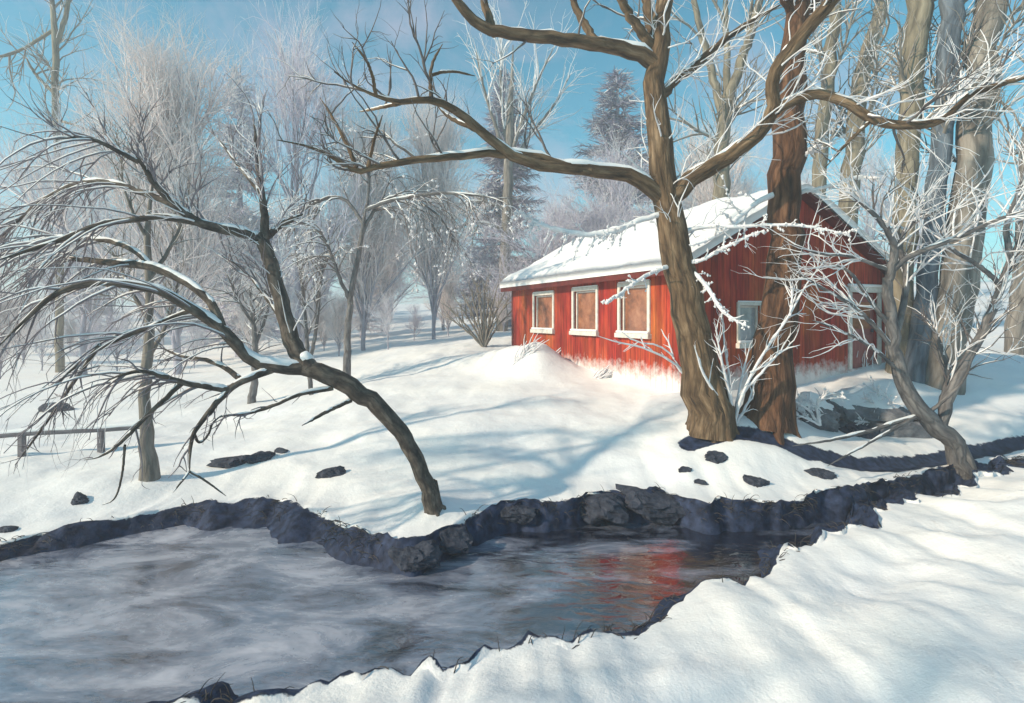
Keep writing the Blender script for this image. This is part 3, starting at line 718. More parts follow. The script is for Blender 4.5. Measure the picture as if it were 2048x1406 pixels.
plant_tree('brown_tree', 'thick upright red brown trunk standing before the gable wall', 'tree', (1538, 836), [
    ([(1536, 846), (1540, 800), (1548, 720), (1560, 600), (1570, 480), (1574, 380), (1573, 280), (1582, 180), (1592, 90), (1598, -20), (1604, -180)], [52, 43, 38, 34, 31, 30, 32, 28, 22, 21, 18], 0.3),
    ([(1590, 60), (1640, -10), (1690, -80)], (12, 8), 0.8),
    ([(1592, 40), (1560, -20), (1530, -90)], (10, 7), -0.6),
    ([(1562, 385), (1520, 400), (1470, 440), (1425, 478), (1380, 492)], (5, 4, 2.5), -0.8),
    ([(1590, 330), (1620, 300), (1650, 285)], (4, 2), -0.5),
    ([(1600, 385), (1660, 372), (1720, 350), (1760, 360)], (4, 2), -0.6),
], BARK_RED, R_(4), sides=16, frosty=(3, 4, 5), roots=7, twigs=[
    dict(n=26, L=(40, 120), r=2.6, ang=(.4, 1.0), bias=(.1, 0, .3), kind='white', pick=[1, 2, 3, 4, 5], knobs=(300, 2, 4.2), as_='w'),
    dict(where='w', n=60, L=(20, 60), r=1.8, kind='white'),
    dict(where='all', n=24, L=(60, 170), r=2.2, ang=(.9, 1.4), bias=(.25, -.1, .2), t=(.62, .98), K=8, pick=[0], kind='white', as_='w2'),
    dict(where='w2', n=70, L=(30, 80), r=1.6, kind='white'),
])

# ------------------------------------------------------------------ the leaning tree on the left bank
plant_tree('leaning_tree', 'dark tree leaning far left over the stream with arching drooping limbs', 'tree', (866, 1018), [
    ([(870, 1032), (858, 985), (836, 922), (802, 862), (748, 803), (692, 766), (640, 746), (606, 736)], [18.5, 16, 15.5, 16, 17.5, 19, 18, 15], -0.5),
    ([(622, 740), (590, 702), (570, 640), (556, 580), (545, 530), (530, 497), (520, 470)], (18, 17, 15, 14, 13), 0.5),
    ([(526, 482), (490, 465), (440, 458), (390, 445), (350, 410), (312, 375), (292, 340), (272, 310), (260, 288)], (11, 10, 8, 6, 3), -0.7),
    ([(400, 447), (330, 432), (260, 440), (190, 450), (130, 478), (60, 500), (-20, 525)], (7, 6, 5, 3), -0.8),
    ([(530, 495), (530, 420), (522, 380), (515, 330), (512, 280), (505, 225)], (10, 7, 4, 2), 0.4),
    ([(520, 385), (492, 350), (460, 310), (438, 278)], (5, 2), 0.5),
    ([(526, 480), (560, 450), (606, 428)], (8, 4), 0.3),
    ([(352, 412), (285, 385), (215, 362), (160, 365), (100, 390), (40, 440), (-20, 490)], (7, 6, 5, 3), 0.6),
    ([(278, 325), (215, 290), (165, 272), (112, 279)], (5, 4, 2), -0.5),
    ([(606, 737), (560, 734), (505, 727), (470, 690), (444, 655), (384, 616), (324, 582), (273, 570), (205, 565), (150, 570), (102, 590), (43, 646), (-10, 700)], (14, 12, 11, 9, 7, 5, 3), -1.1),
    ([(444, 655), (427, 608), (384, 570), (333, 544), (299, 531), (188, 522), (124, 514), (77, 540), (45, 575)], (9, 8, 9, 7, 4, 2.5), 0.8),
    ([(303, 533), (273, 501), (222, 480), (162, 480), (111, 471), (51, 497), (-15, 535)], (6, 5, 4, 3), 0.5),
    ([(550, 736), (520, 748), (482, 762), (448, 787), (410, 834), (386, 866), (380, 898), (379, 945)], (8, 7, 6, 4, 2.5), -0.9),
    ([(379, 943), (362, 965), (346, 985)], (2.5, 1.4), -0.2),
    ([(379, 943), (410, 960), (452, 992)], (2.5, 1.4), 0.2),
    ([(388, 866), (397, 890), (418, 870), (424, 845), (444, 830)], (3, 1.6), 0.3),
    ([(456, 780), (410, 772), (363, 766), (294, 740), (239, 749), (205, 768)], (7, 6, 4, 2), -0.6),
    ([(482, 760), (435, 723), (354, 712), (314, 690)], (6, 4, 2), 0.6),
    ([(363, 768), (299, 826), (239, 890), (200, 915), (168, 920)], (5, 4, 2), -0.3),
    ([(666, 776), (597, 787), (546, 813), (487, 830), (440, 830), (424, 850)], (5, 4, 3, 1.6), -0.7),
    ([(702, 800), (657, 821), (604, 851)], (5, 2.5), -0.5),
    ([(384, 619), (277, 663), (209, 689), (162, 723), (110, 770)], (5, 4, 2.5), -0.4),
    ([(200, 690), (150, 760), (90, 850), (30, 930)], (4, 3, 1.8), 0.5),
    ([(250, 890), (245, 950), (232, 1000), (205, 1010)], (2.5, 1.5), 0.2),
    ([(570, 650), (530, 590), (480, 530), (430, 505)], (5, 3, 1.6), 1.0),
], BARK_DARK, R_(8), sides=12, roots=5, wob=.08, twig_mat=TWIG_LEAN, twigs=[
    dict(n=150, L=(110, 300), r=2.1, ang=(.3, .9), bias=(-.45, 0, -.05), curve=(-.2, 0, -1.3), t=(.2, 1), K=10, wig=.08, kind='snowy', pick=[3, 7, 8, 9, 10, 11, 16, 21], as_='dr'),
    dict(where='dr', n=300, L=(50, 150), r=1.3, bias=(-.2, 0, -.2), curve=(0, 0, -.8), K=7, as_='dr2', kind='dark'),
    dict(where='dr2', n=200, L=(20, 70), r=.9, curve=(0, 0, -.5), K=5, sides=3, kind='dark'),
    dict(where='dr', n=160, L=(50, 140), r=1.5, bias=(-.2, 0, -.2), curve=(0, 0, -.8), K=7, kind='white', sides=3),
    dict(n=46, L=(70, 190), r=2.4, ang=(.4, 1.0), bias=(.1, 0, .7), curve=(0, 0, .3), K=8, pick=[2, 4, 5, 6, 8, 24], as_='up', kind='snowy'),
    dict(where='up', n=170, L=(40, 100), r=1.5, bias=(0, 0, .3), as_='up2', kind='dark'),
    dict(where='up', n=110, L=(40, 110), r=1.8, bias=(0, 0, .3), kind='white'),
    dict(n=60, L=(30, 110), r=1.8, ang=(.4, 1.), bias=(-.1, 0, -.2), curve=(0, 0, -.5), pick=[12, 16, 17, 18, 19, 22], kind='dark', as_='lo'),
    dict(where='lo', n=100, L=(20, 60), r=1.2, kind='dark', sides=3),
    dict(n=50, L=(60, 160), r=1.8, ang=(.5, 1.2), bias=(0, -.2, .3), pick=[1, 2, 4, 6], kind='white', as_='wh'),
    dict(where='wh', n=120, L=(25, 70), r=1.4, kind='white'),
])

# ------------------------------------------------------------------ forked tree on the right bank
plant_tree('forked_tree', 'grey forked small tree on the right bank with white frosted twigs', 'tree', (1925, 936), [
    ([(1928, 950), (1918, 905), (1882, 862), (1842, 822), (1812, 782), (1792, 722), (1784, 660), (1778, 600), (1775, 555)], [21, 18, 18, 17, 15, 13, 12, 10, 9], -0.4),
    ([(1776, 560), (1786, 520), (1790, 490), (1768, 450), (1735, 415), (1700, 390)], (9, 7, 5, 3), -0.5),
    ([(1880, 856), (1896, 800), (1920, 740), (1958, 680), (1985, 620), (2005, 560), (2030, 500), (2066, 440)], (11, 9, 7, 5), 0.5),
    ([(1884, 858), (1886, 800), (1900, 740), (1880, 690), (1862, 640)], (9, 6, 3), 0.8),
    ([(1786, 690), (1808, 610), (1816, 545), (1795, 500), (1812, 452), (1850, 428), (1838, 396), (1818, 365)], (7, 6, 5, 3), 0.6),
    ([(1775, 562), (1800, 520), (1860, 495), (1930, 470), (1990, 440), (2050, 420)], (6, 5, 3), -0.8),
    ([(1850, 830), (1800, 842), (1720, 868), (1640, 884), (1585, 892)], (5, 4, 2), -1.0),
    ([(1842, 828), (1780, 862), (1720, 895), (1655, 932)], (4, 3, 1.6), -1.2),
    ([(1788, 700), (1740, 640), (1690, 600), (1640, 575), (1595, 545)], (5, 4, 2.5), -0.6),
    ([(1785, 660), (1740, 600), (1700, 540), (1655, 525)], (5, 4, 2), -0.2),
    ([(1795, 740), (1740, 690), (1680, 660), (1625, 640)], (4, 3, 2), -0.8),
    ([(1776, 540), (1700, 510), (1640, 510), (1590, 490)], (4, 3, 2), -0.5),
    ([(1850, 832), (1890, 800), (1930, 760), (1945, 715)], (4, 2), -0.6),
    ([(2000, 570), (1960, 530), (1900, 500), (1880, 460)], (5, 3), -0.6),
    ([(2020, 520), (2010, 450), (2040, 380), (2060, 300)], (6, 3), 0.4),
], BARK_SLATE, R_(12), sides=11, roots=5, twigs=[
    dict(n=60, L=(60, 190), r=2.6, ang=(.3, .9), bias=(-.4, -.1, .1), curve=(-.1, 0, .2), K=8, pick=[8, 9, 10, 11, 1], kind='white', as_='a'),
    dict(where='a', n=120, L=(25, 80), r=1.8, kind='white'),
    dict(n=130, L=(90, 260), r=2.6, ang=(.4, 1.1), bias=(.1, -.1, .45), K=8, t=(.3, 1), pick=[1, 2, 3, 4, 5, 13, 14], kind='white', as_='b'),
    dict(where='b', n=340, L=(30, 110), r=1.8, kind='white', as_='c'),
    dict(n=50, L=(60, 160), r=2.2, ang=(.4, 1.1), bias=(0, 0, .5), K=8, t=(.3, 1), pick=[1, 2, 3, 4], kind='snowy', as_='d'),
    dict(where='d', n=120, L=(30, 90), r=1.4, kind='dark'),
    dict(where='c', n=160, L=(20, 60), r=1.3, kind='white', sides=3),
])

# ------------------------------------------------------------------ mid-distance traced trees
plant_tree('slim_tree', 'slim grey tree on the slope edge with drooping frosted crown', 'tree', (695, 774), [
    ([(695, 780), (694, 700), (697, 650), (702, 580), (716, 520), (726, 450), (735, 400)], (9, 7, 6, 5, 4), 0.2),
    ([(699, 600), (680, 560), (660, 500), (640, 460), (600, 440), (570, 470)], (4, 3, 2), -0.8),
    ([(722, 475), (745, 420), (785, 388), (835, 400), (885, 435), (910, 490)], (4, 3, 1.8), 0.8),
    ([(728, 450), (690, 392), (645, 396), (600, 425), (570, 460)], (4, 3, 1.8), 0.5),
    ([(732, 420), (780, 400), (870, 386), (940, 388), (1000, 398)], (4, 3, 2), -0.8),
    ([(735, 410), (740, 350), (730, 300)], (3, 2), 0.3),
], BARK_SLATE, R_(21), sides=7, twigs=[
    dict(n=90, L=(60, 170), r=1.7, ang=(.3, .9), curve=(0, 0, -1.6), K=8, kind='snowy', as_='a'),
    dict(where='a', n=300, L=(30, 80), r=1.3, curve=(0, 0, -.9), K=5, kind='white', sides=3, knobs=(500, 1.6, 4), as_='b'),
    dict(where='a', n=300, L=(30, 80), r=1.2, curve=(0, 0, -.9), K=5, kind='dark', sides=3),
])
plant_tree('thin_tree', 'thin double stemmed sapling left of the slim drooping tree', 'tree', (622, 790), [
    ([(624, 800), (616, 720), (611, 640), (604, 560), (590, 500)], (5, 4, 2.5), 0.2),
    ([(617, 740), (635, 650), (640, 560), (660, 480)], (4, 2), 0.3),
], BARK_SLATE, R_(22), sides=6, twigs=[
    dict(where='all', n=50, L=(40, 130), r=1.6, ang=(.3, .8), bias=(0, 0, .3), t=(.35, 1), kind='snowy', as_='a'),
    dict(where='a', n=220, L=(20, 70), r=1.1, kind='white', sides=3),
])
plant_tree('pale_trunk_tree', 'grey tree beside the rail fence with pale upright trunk', 'tree', (298, 957), [
    ([(300, 968), (296, 920), (292, 860), (290, 800), (293, 720), (300, 640), (298, 560), (294, 480), (300, 400), (310, 330)], (21, 15, 12, 10, 10, 8, 7, 6, 5, 3), 0.4),
    ([(294, 720), (330, 660), (350, 600), (360, 540)], (5, 3, 1.6), 0.9),
    ([(298, 640), (260, 580), (235, 520), (200, 470)], (5, 3, 1.6), 0.8),
    ([(297, 560), (340, 500), (370, 430), (380, 360)], (5, 3, 1.6), 0.6),
    ([(296, 480), (262, 420), (240, 350), (250, 280)], (4, 2, 1.4), -0.4),
], BARK_GREY, R_(23), sides=10, twigs=[
    dict(n=60, L=(60, 150), r=1.7, ang=(.3, .9), bias=(0, 0, .2), kind='snowy', as_='a'),
    dict(where='a', n=240, L=(30, 80), r=1.1, kind='white', sides=3),
    dict(where='a', n=240, L=(30, 80), r=1.0, kind='dark', sides=3),
])
plant_tree('tall_thin_tree', 'very tall thin grey trunk at the far left edge', 'tree', (112, 745), [
    ([(120, 752), (118, 600), (118, 450), (115, 300), (110, 200), (112, 100), (105, 0), (95, -120)], (8, 7, 6.5, 6, 6, 6, 5, 4), 0.3),
    ([(112, 90), (130, 40), (140, -20), (150, -80)], (5, 4, 3), 0.5),
    ([(112, 190), (70, 150), (50, 110)], (3.5, 2), 0.8),
    ([(114, 240), (150, 250), (165, 255)], (3, 2), -0.9),
    ([(108, 60), (60, 90), (20, 110), (-20, 118)], (3.5, 2), -0.6),
], BARK_OLIVE, R_(24), sides=7, snow=False, twigs=[
    dict(where='all', n=50, L=(60, 200), r=2.0, ang=(.5, 1.1), bias=(0, 0, .3), t=(.4, 1), kind='dark', as_='a'),
    dict(where='a', n=200, L=(30, 90), r=1.3, kind='dark', sides=3),
    dict(where='a', n=200, L=(30, 90), r=1.3, kind='white', sides=3),
], D=None)
plant_tree('gnarled_tree', 'short gnarled grey tree standing between leaning limbs and slope', 'tree', (505, 806), [
    ([(502, 812), (510, 760), (512, 690), (505, 630), (500, 580)], (9, 6, 5, 3), 0.2),
    ([(511, 690), (535, 630), (545, 560)], (3.5, 2), 0.6),
    ([(508, 650), (475, 600), (455, 550)], (3.5, 2), -0.6),
], BARK_SLATE, R_(25), sides=7, twigs=[
    dict(where='all', n=60, L=(40, 110), r=1.5, ang=(.4, 1.1), t=(.4, 1), kind='snowy', as_='a'),
    dict(where='a', n=260, L=(20, 60), r=1.0, kind='white', sides=3),
])
plant_tree('column_tree', 'pale grey tree left of the house with upswept frosted branches', 'tree', (1000, 662), [
    ([(1003, 668), (1008, 560), (1012, 460), (1016, 380), (1018, 300), (1022, 200), (1026, 90)], (12, 11, 10, 10, 9, 6, 3), 0.3),
    ([(1016, 330), (990, 250), (965, 170), (950, 90)], (5, 3, 1.8), -0.8),
    ([(1018, 310), (1005, 230), (1000, 150), (1005, 60)], (5, 3, 1.8), 0.9),
    ([(1018, 320), (1045, 240), (1075, 160), (1110, 90)], (5, 3, 1.8), -0.7),
    ([(1016, 340), (1060, 270), (1110, 210), (1140, 150)], (4, 3, 1.8), 0.8),
    ([(1014, 420), (960, 400), (905, 410), (870, 450)], (4, 3, 1.8), -0.8),
    ([(1012, 460), (950, 440), (880, 470), (850, 520)], (4, 3, 1.8), -1.2),
], BARK_GREY, R_(26), sides=8, twigs=[
    dict(n=70, L=(60, 170), r=2.0, ang=(.2, .6), bias=(0, 0, .4), kind='white', as_='a', t=(.15, 1), pick=[1, 2, 3, 4]),
    dict(where='a', n=200, L=(30, 90), r=1.4, kind='white', sides=3),
    dict(n=60, L=(50, 130), r=1.6, ang=(.3, .9), curve=(0, 0, -1.4), pick=[5, 6], kind='dark', as_='b'),
    dict(where='b', n=300, L=(25, 70), r=1.2, curve=(0, 0, -.8), kind='white', sides=3, knobs=(400, 2, 4.5)),
])
# big trunks on the right and the wood behind the house
def big_trunk(name, label, base, pts, r, bark, seed, D=None, tw=14, dd=.3, lims=()):
    return plant_tree(name, label, 'tree', base, [(pts, r, dd)] + list(lims), bark, R_(seed), sides=12, D=D, snow=bool(lims), twigs=[
        dict(where='all', n=tw, L=(90, 260), r=4.0, ang=(.6, 1.2), bias=(0, 0, .5), t=(.45, 1), K=9, curve=(0, 0, .4), kind='snowy', as_='a'),
        dict(where='a', n=tw * 6, L=(50, 150), r=2.0, bias=(0, 0, .2), kind='dark', as_='b', sides=4),
        dict(where='a', n=tw * 5, L=(50, 140), r=1.9, bias=(0, 0, .2), kind='white', sides=3),
        dict(where='b', n=tw * 8, L=(30, 80), r=1.3, kind='dark', sides=3)])
big_trunk('grey_trunk_tree', 'broad pale grey trunk rising at the right edge behind forked tree', (1888, 775), [(1880, 790), (1890, 740), (1905, 640), (1925, 500), (1945, 350), (1958, 200), (1970, 60), (1985, -120)], (40, 35, 33, 32, 30, 28, 27, 24), BARK_GREY, 31, dd=.5)
big_trunk('blue_trunk_tree', 'dark blue grey trunk just left of the broad pale trunk', (1832, 758), [(1828, 770), (1838, 690), (1850, 600), (1868, 450), (1884, 300), (1896, 150), (1905, 0), (1915, -150)], (24, 20, 18, 18, 18, 19, 20, 18), BARK_BLUE, 32, dd=.4)
big_trunk('taupe_trunk_tree', 'tan grey trunk beside the right end of the gable roof', (1800, 745), [(1796, 755), (1800, 650), (1808, 500), (1812, 350), (1822, 200), (1835, 60), (1850, -120)], (24, 21, 21, 20, 20, 22, 22), BARK_OLIVE, 33, dd=.3)
big_trunk('olive_trunk_tree', 'olive brown trunk behind the right roof slope, leaning right', (1700, 668), [(1690, 675), (1690, 560), (1700, 400), (1708, 280), (1722, 160), (1750, 60), (1790, -80)], (20, 19, 18, 17, 15, 13, 11), BARK_OLIVE, 34, dd=.3)
big_trunk('slender_trunk_tree', 'slender grey brown trunk rising right behind the roof peak', (1650, 668), [(1640, 672), (1632, 560), (1635, 420), (1640, 300), (1655, 180), (1668, 60), (1680, -80)], (14, 13, 13, 13, 12, 11, 9), BARK_OLIVE, 35, dd=.2)
big_trunk('forked_grey_tree', 'grey brown forked tree behind the snowy roof between both trunks', (1440, 668), [(1432, 672), (1435, 560), (1440, 420), (1445, 300), (1450, 200)], (20, 18, 17, 15, 12), BARK_OLIVE, 36, dd=.2, tw=18,
          lims=[([(1447, 240), (1425, 150), (1400, 60), (1380, -40)], (9, 7, 5), .4), ([(1448, 230), (1480, 130), (1510, 40), (1530, -40)], (11, 9, 7), -.4), ([(1450, 205), (1455, 120), (1450, 20), (1455, -60)], (8, 6, 4), .6)])
big_trunk('far_right_tree', 'grey trunk at the far right edge of the wood', (2040, 708), [(2030, 715), (2040, 600), (2052, 450), (2060, 300), (2075, 100), (2090, -80)], (18, 16, 15, 14, 13, 12), BARK_GREY, 37, dd=.2)

# ------------------------------------------------------------------ shrubs
def shrub(name, label, base, stems, mat, rng, twigs, frost=True, D=None):
    b = hit(*base); D = D or b[1]; px = D / F
    root = empty(name, b); tag(root, label, 'shrub')
    L = [(W, R * .8) for W, R in traced_limbs(D, stems, rng, K=14, wob=0.2)]
    for W, R in L:
        obj('stem', bark_mesh('stem', (W - b)[None], R[None], 6), mat, root)
    LP = np.stack([W - b for W, R in L]); LR = np.stack([R for W, R in L])
    out = []; bank = {'s': (LP, LR)}; kn = []
    for g in twigs:
        g = dict(g); src = bank[g.pop('where', 's')]; k = g.pop('as_', None); c = g.pop('knobs', None)
        g['L'] = (g['L'][0] * px, g['L'][1] * px); g['r'] *= px
        Q, R = grow(rng, *src, **g); out.append(tubes(Q, R, 4))
        if k: bank[k] = (Q, R)
        if c: kn.append(clumps(rng, Q, c[0], (c[1] * px, c[2] * px)))
    if out: obj('twigs', mesh('twigs', *join(out)), FROST if frost else mat, root, 'stuff')
    if kn:
        v, t = join(kn); obj('frost_crystals', mesh('frost_crystals', v, None, t, False), FROST, root, 'stuff')
    return root
fan = [([(968, 696), (968 + dx * .45, 696 - h * .55), (968 + dx, 696 - h)], (3.0, 2, 1.2), dz) for dx, h, dz in
       [(-78, 85, .5), (-60, 100, -.5), (-45, 112, .4), (-30, 125, -.6), (-14, 130, .7), (0, 135, -.4), (12, 120, .6), (28, 128, -.5), (40, 110, .3), (52, 100, -.4), (60, 80, .5), (-70, 60, -.3)]]
shrub('bare_shrub', 'bare dark fan shaped shrub at the far corner of the house', (968, 693), fan, TWIG_GREY, R_(41),
      [dict(n=110, L=(30, 75), r=1.3, ang=(.15, .5), bias=(0, 0, .3))], frost=False)
shrub('frosted_shrub', 'white frosted shrub growing between the two big trunks', (1468, 858), [
    ([(1466, 862), (1462, 800), (1445, 730), (1432, 660)], (5, 4, 2), -.3), ([(1466, 862), (1450, 810), (1410, 760), (1388, 690)], (5, 4, 2), -.5),
    ([(1467, 862), (1480, 790), (1530, 700), (1580, 630), (1610, 570), (1650, 520)], (4.2, 3.5, 2), -.6), ([(1480, 790), (1530, 740), (1560, 700), (1600, 690)], (4, 3, 2), -.3),
    ([(1466, 862), (1462, 780), (1450, 700), (1445, 640)], (4, 2), .3), ([(1467, 862), (1475, 790), (1490, 730), (1500, 690)], (4, 2), .4), ([(1500, 745), (1540, 725), (1545, 712)], (3, 2), -.1),
    ([(1470, 850), (1500, 800), (1510, 760)], (4, 2), .3), ([(1580, 632), (1585, 590), (1580, 560)], (3, 2), .1)],
    FROST, R_(42), [dict(n=70, L=(25, 80), r=2.0, ang=(.3, .8), bias=(0, 0, .4), as_='a'), dict(where='a', n=80, L=(15, 40), r=1.4)])
shrub('frosted_sapling', 'single frosted sapling bent left in front of the tan trunk', (1398, 838), [
    ([(1400, 846), (1388, 790), (1368, 745), (1345, 715)], (4, 3.5, 2.5), -.2), ([(1372, 752), (1345, 722), (1290, 695), (1235, 685), (1196, 672)], (3.5, 2.5, 1.8), -.4),
    ([(1345, 712), (1320, 690), (1268, 684), (1240, 660)], (2.5, 1.8), -.2), ([(1348, 718), (1340, 690), (1322, 658)], (2.5, 1.8), .2), ([(1290, 696), (1280, 672)], (2, 1.5), 0)],
    FROST, R_(43), [dict(n=16, L=(15, 45), r=1.5, ang=(.4, .8))])
shrub('rock_shrub', 'low white frosted brush in front of the grey boulders', (1600, 848), [
    ([(1640, 850), (1610, 810), (1570, 795), (1535, 785)], (4, 3, 2), -.3), ([(1640, 850), (1630, 810), (1655, 785), (1680, 790)], (4, 3, 2), -.4), ([(1640, 850), (1600, 830), (1560, 822)], (3, 2), -.5),
    ([(1570, 796), (1545, 770), (1540, 755)], (3, 2), 0), ([(1640, 850), (1640, 820), (1610, 800)], (3, 2), .2)],
    FROST, R_(44), [dict(n=70, L=(15, 45), r=2.0, ang=(.4, 1.2), knobs=(160, 2, 4)), ])

shrub('rock_shrub', 'small white frosted brush on the right side of the grey boulders', (1790, 855), [
    ([(1785, 862), (1770, 825), (1740, 800), (1712, 790)], (3, 2.4, 1.6), -.3), ([(1785, 862), (1790, 820), (1770, 785)], (3, 2, 1.4), -.4), ([(1785, 862), (1750, 845), (1715, 842)], (3, 2), -.5), ([(1770, 826), (1760, 795), (1745, 770)], (2.5, 1.5), 0)],
    FROST, R_(45), [dict(n=60, L=(15, 45), r=1.6, ang=(.4, 1.2), bias=(-.2, 0, .2), knobs=(90, 1.5, 3)), ])

def tuft(label, base, n, w, h, rng, lean=(0, 0, 0), name='frosted_grass'):
    b = hit(*base); px = b[1] / F
    o = np.zeros((n, 2, 3)); bx = rng.uniform(-w, w, n) * px
    o[:, 0, 0] = bx; o[:, 0, 1] = rng.uniform(-.15, .15, n)
    o[:, 0, 2] = H(b[0] + bx, b[1] + o[:, 0, 1]) - b[2] - 0.03
    d = nrm(np.stack([rng.normal(0, .35, n), rng.normal(0, .3, n), np.ones(n)], -1) + np.array(lean))
    K = 5; Q = np.zeros((n, K, 3)); Q[:, 0] = o[:, 0]; l = rng.uniform(.5, 1.1, n)[:, None] * h * px
    for k in range(1, K):
        d = nrm(d + np.array(lean) * .25 + rng.normal(size=(n, 3)) * .08); Q[:, k] = Q[:, k - 1] + d * l / (K - 1)
    v, q_ = tubes(Q, np.linspace(1.7, .5, K)[None] * px * rng.uniform(.7, 1.2, (n, 1)), 4)
    ob = obj(name, mesh(name, v, q_), FROST); ob.location = tuple(b)
    return tag(ob, label, 'grass', 'frosted grass along the house walls')
tuft('frosted grass clump against the gable wall right of the brown trunk', (1625, 738), 46, 42, 62, R_(51))
tuft('frosted grass sprigs below the door of the red house', (1705, 735), 26, 35, 45, R_(52))
tuft('frosted grass at the far left corner of the red house', (1045, 712), 34, 26, 45, R_(53), (.5, 0, 0))
tuft('frosted grass bent right on the snowdrift under the middle window', (1150, 722), 34, 45, 45, R_(54), (.9, 0, 0))
tuft('frosted grass at the right end of the snowdrift by the wall', (1200, 755), 40, 14, 42, R_(55), (.8, 0, 0))

# ------------------------------------------------------------------ rail fence on the left
def fence():
    A, B = hit(-260, 945), hit(288, 897)
    root = empty('rail_fence', A); tag(root, 'low wooden rail fence with snowy top on the left snowfield', 'fence')
    v = B - A
    for t in (0.0, .27, .53, .83, 1.0):
        p = A + v * t; g = float(H(p[0], p[1])) - A[2]
        m = MB(); x, y = p[0] - A[0], p[1] - A[1]; m.box(x - .05, x + .05, y - .05, y + .05, g - .25, g + .40); m.build('post', WOODRAIL, root, .015)
    n = 20; L = np.stack([A + v * t for t in np.linspace(-.02, 1.02, n)]) - A
    L[:, 2] = np.interp(np.linspace(0, 1, n), [0, .27, .53, .83, 1], [float(H(*(A + v * t)[:2])) - A[2] + .44 for t in (0, .27, .53, .83, 1)])
    v_, q_ = tubes(L[None], np.full((1, n), .055), 8); obj('rail', mesh('rail', v_, q_), WOODRAIL, root)
    L[:, 2] += .045; v_, q_ = tubes(L[None], .042 + .015 * R_(2).rand(1, n), 8); obj('snow', mesh('snow', v_, q_), SNOW, root)
fence()

# ------------------------------------------------------------------ stones
def blob(rng, sx, sy, sz, nu=30, nv=18, rough=.34):
    th = np.linspace(0, np.pi, nv)[:, None]; ph = (np.arange(nu) * 2 * np.pi / nu)[None]
    d = np.stack([np.sin(th) * np.cos(ph), np.sin(th) * np.sin(ph), np.cos(th) + 0 * ph], -1)
    k = rng.uniform(0, 90)
    r = 1 + rough * 2 * fbm(d[..., 0] * 1.5 + k + d[..., 2], d[..., 1] * 1.5 + k * .7 - d[..., 2] * .6, 3)
    r[0] = r[0].mean(); r[-1] = r[-1].mean()
    v = d * r[..., None]
    for _ in range(11):                     # broken faces
        nv_ = nrm(rng.normal(size=3) * np.array([1, 1, .8])); c = rng.uniform(.55, .85)
        dist = (v * nv_).sum(-1); v = v - np.clip(dist - c, 0, 9)[..., None] * nv_ * .92
    v = v + .05 * rng.normal(size=v.shape[:2] + (1,)) * d * np.sin(th)[..., None]
    v = v * np.array([sx, sy, sz]) * 1.2
    I = np.arange(nu * nv).reshape(nv, nu)
    q_ = np.stack([I[:-1], I[1:], np.roll(I[1:], -1, 1), np.roll(I[:-1], -1, 1)], -1).reshape(-1, 4)
    return v.reshape(-1, 3), q_
def stone(label, base, wpx, hpx, seed, mat=STONE, snow=0.0, group=None, name='stone', depth=None, sy=None):
    b = hit(*base); px = b[1] / F; rng = R_(seed)
    sx = wpx * px; sz = hpx * px
    v, q_ = blob(rng, sx, sy or sx * .75, sz)
    root = empty(name, b) if snow else None
    o = obj('rock' if snow else name, mesh(name, v, q_, None, False), mat, root)
    if not snow: o.location = (b[0], b[1], b[2] - sz * .22)
    if snow:
        v2 = v.copy(); up = np.clip(v[:, 2] / sz, 0, 1)
        keep = v2 * np.array([.93, .93, 1.0]); keep[:, 2] = np.where(v[:, 2] > sz * .35, v[:, 2] + snow * np.clip((up - .35) * 2.2, 0, 1), sz * .2)
        obj('snow', mesh('snow', keep, q_), SNOW, root)
    return tag(root or o, label, 'rock', group)
st = [('dark stone showing through snow right of the pale trunk', (470, 925), 42, 15), ('second dark stone touching the first right of pale trunk', (520, 918), 26, 14),
      ('small dark pebble lying above the pair of dark stones', (562, 903), 16, 6), ('dark stone at the snow near the stream mound on the left', (160, 1003), 22, 14),
      ('grey stone behind the rail fence under drooping twigs', (118, 822), 34, 14), ('dark stone at the left edge of the bank', (18, 1060), 22, 11),
      ('dark angular stone left of the leaning trunk base', (664, 948), 30, 17), ('small dark stone standing for a shadow mark below the boulders', (1508, 962), 24, 11),
      ('dark stone standing for a shadow mark under the lowest frosted twigs', (1640, 948), 30, 12), ('flat dark stone standing for a shadow mark below the brown trunk', (1432, 915), 26, 9),  # these two and the one before stand in for small snow shadows
      ('tiny dark stone on the snowy bank above the rocks', (1400, 965), 16, 5), ('dark splinter of stone on bank below tan trunk', (1372, 940), 14, 7)]
for k, (lb, bs, w, h) in enumerate(st): stone(lb, bs, w, h, 100 + k, group='dark stones in the snow')
rk = [('pointed black rock at the left end of the bank row', (1040, 1024), 36, 17), ('tall black rock on the bank below the red house', (1200, 1010), 50, 24), ('largest rounded black rock at the right of the bank row', (1300, 1008), 62, 25), ('low black rock where the bank meets the small tongue', (830, 1112), 48, 24), ('squat black rock beside the stream tongue', (905, 1085), 44, 24)]
for k, (lb, bs, w, h) in enumerate(rk): stone(lb, bs, w, h, 140 + k, group='black rocks along the far bank')
stone('large snow capped grey boulder right of the brown trunk', (1722, 845), 98, 66, 161, STONE_G, .10, name='boulder')
stone('smaller snow capped boulder between brown trunk and large boulder', (1622, 845), 52, 44, 162, STONE_G, .09, name='boulder')
stone('dark squat boulder in front of the large snowy boulder', (1712, 866), 44, 34, 163, STONE, name='boulder')

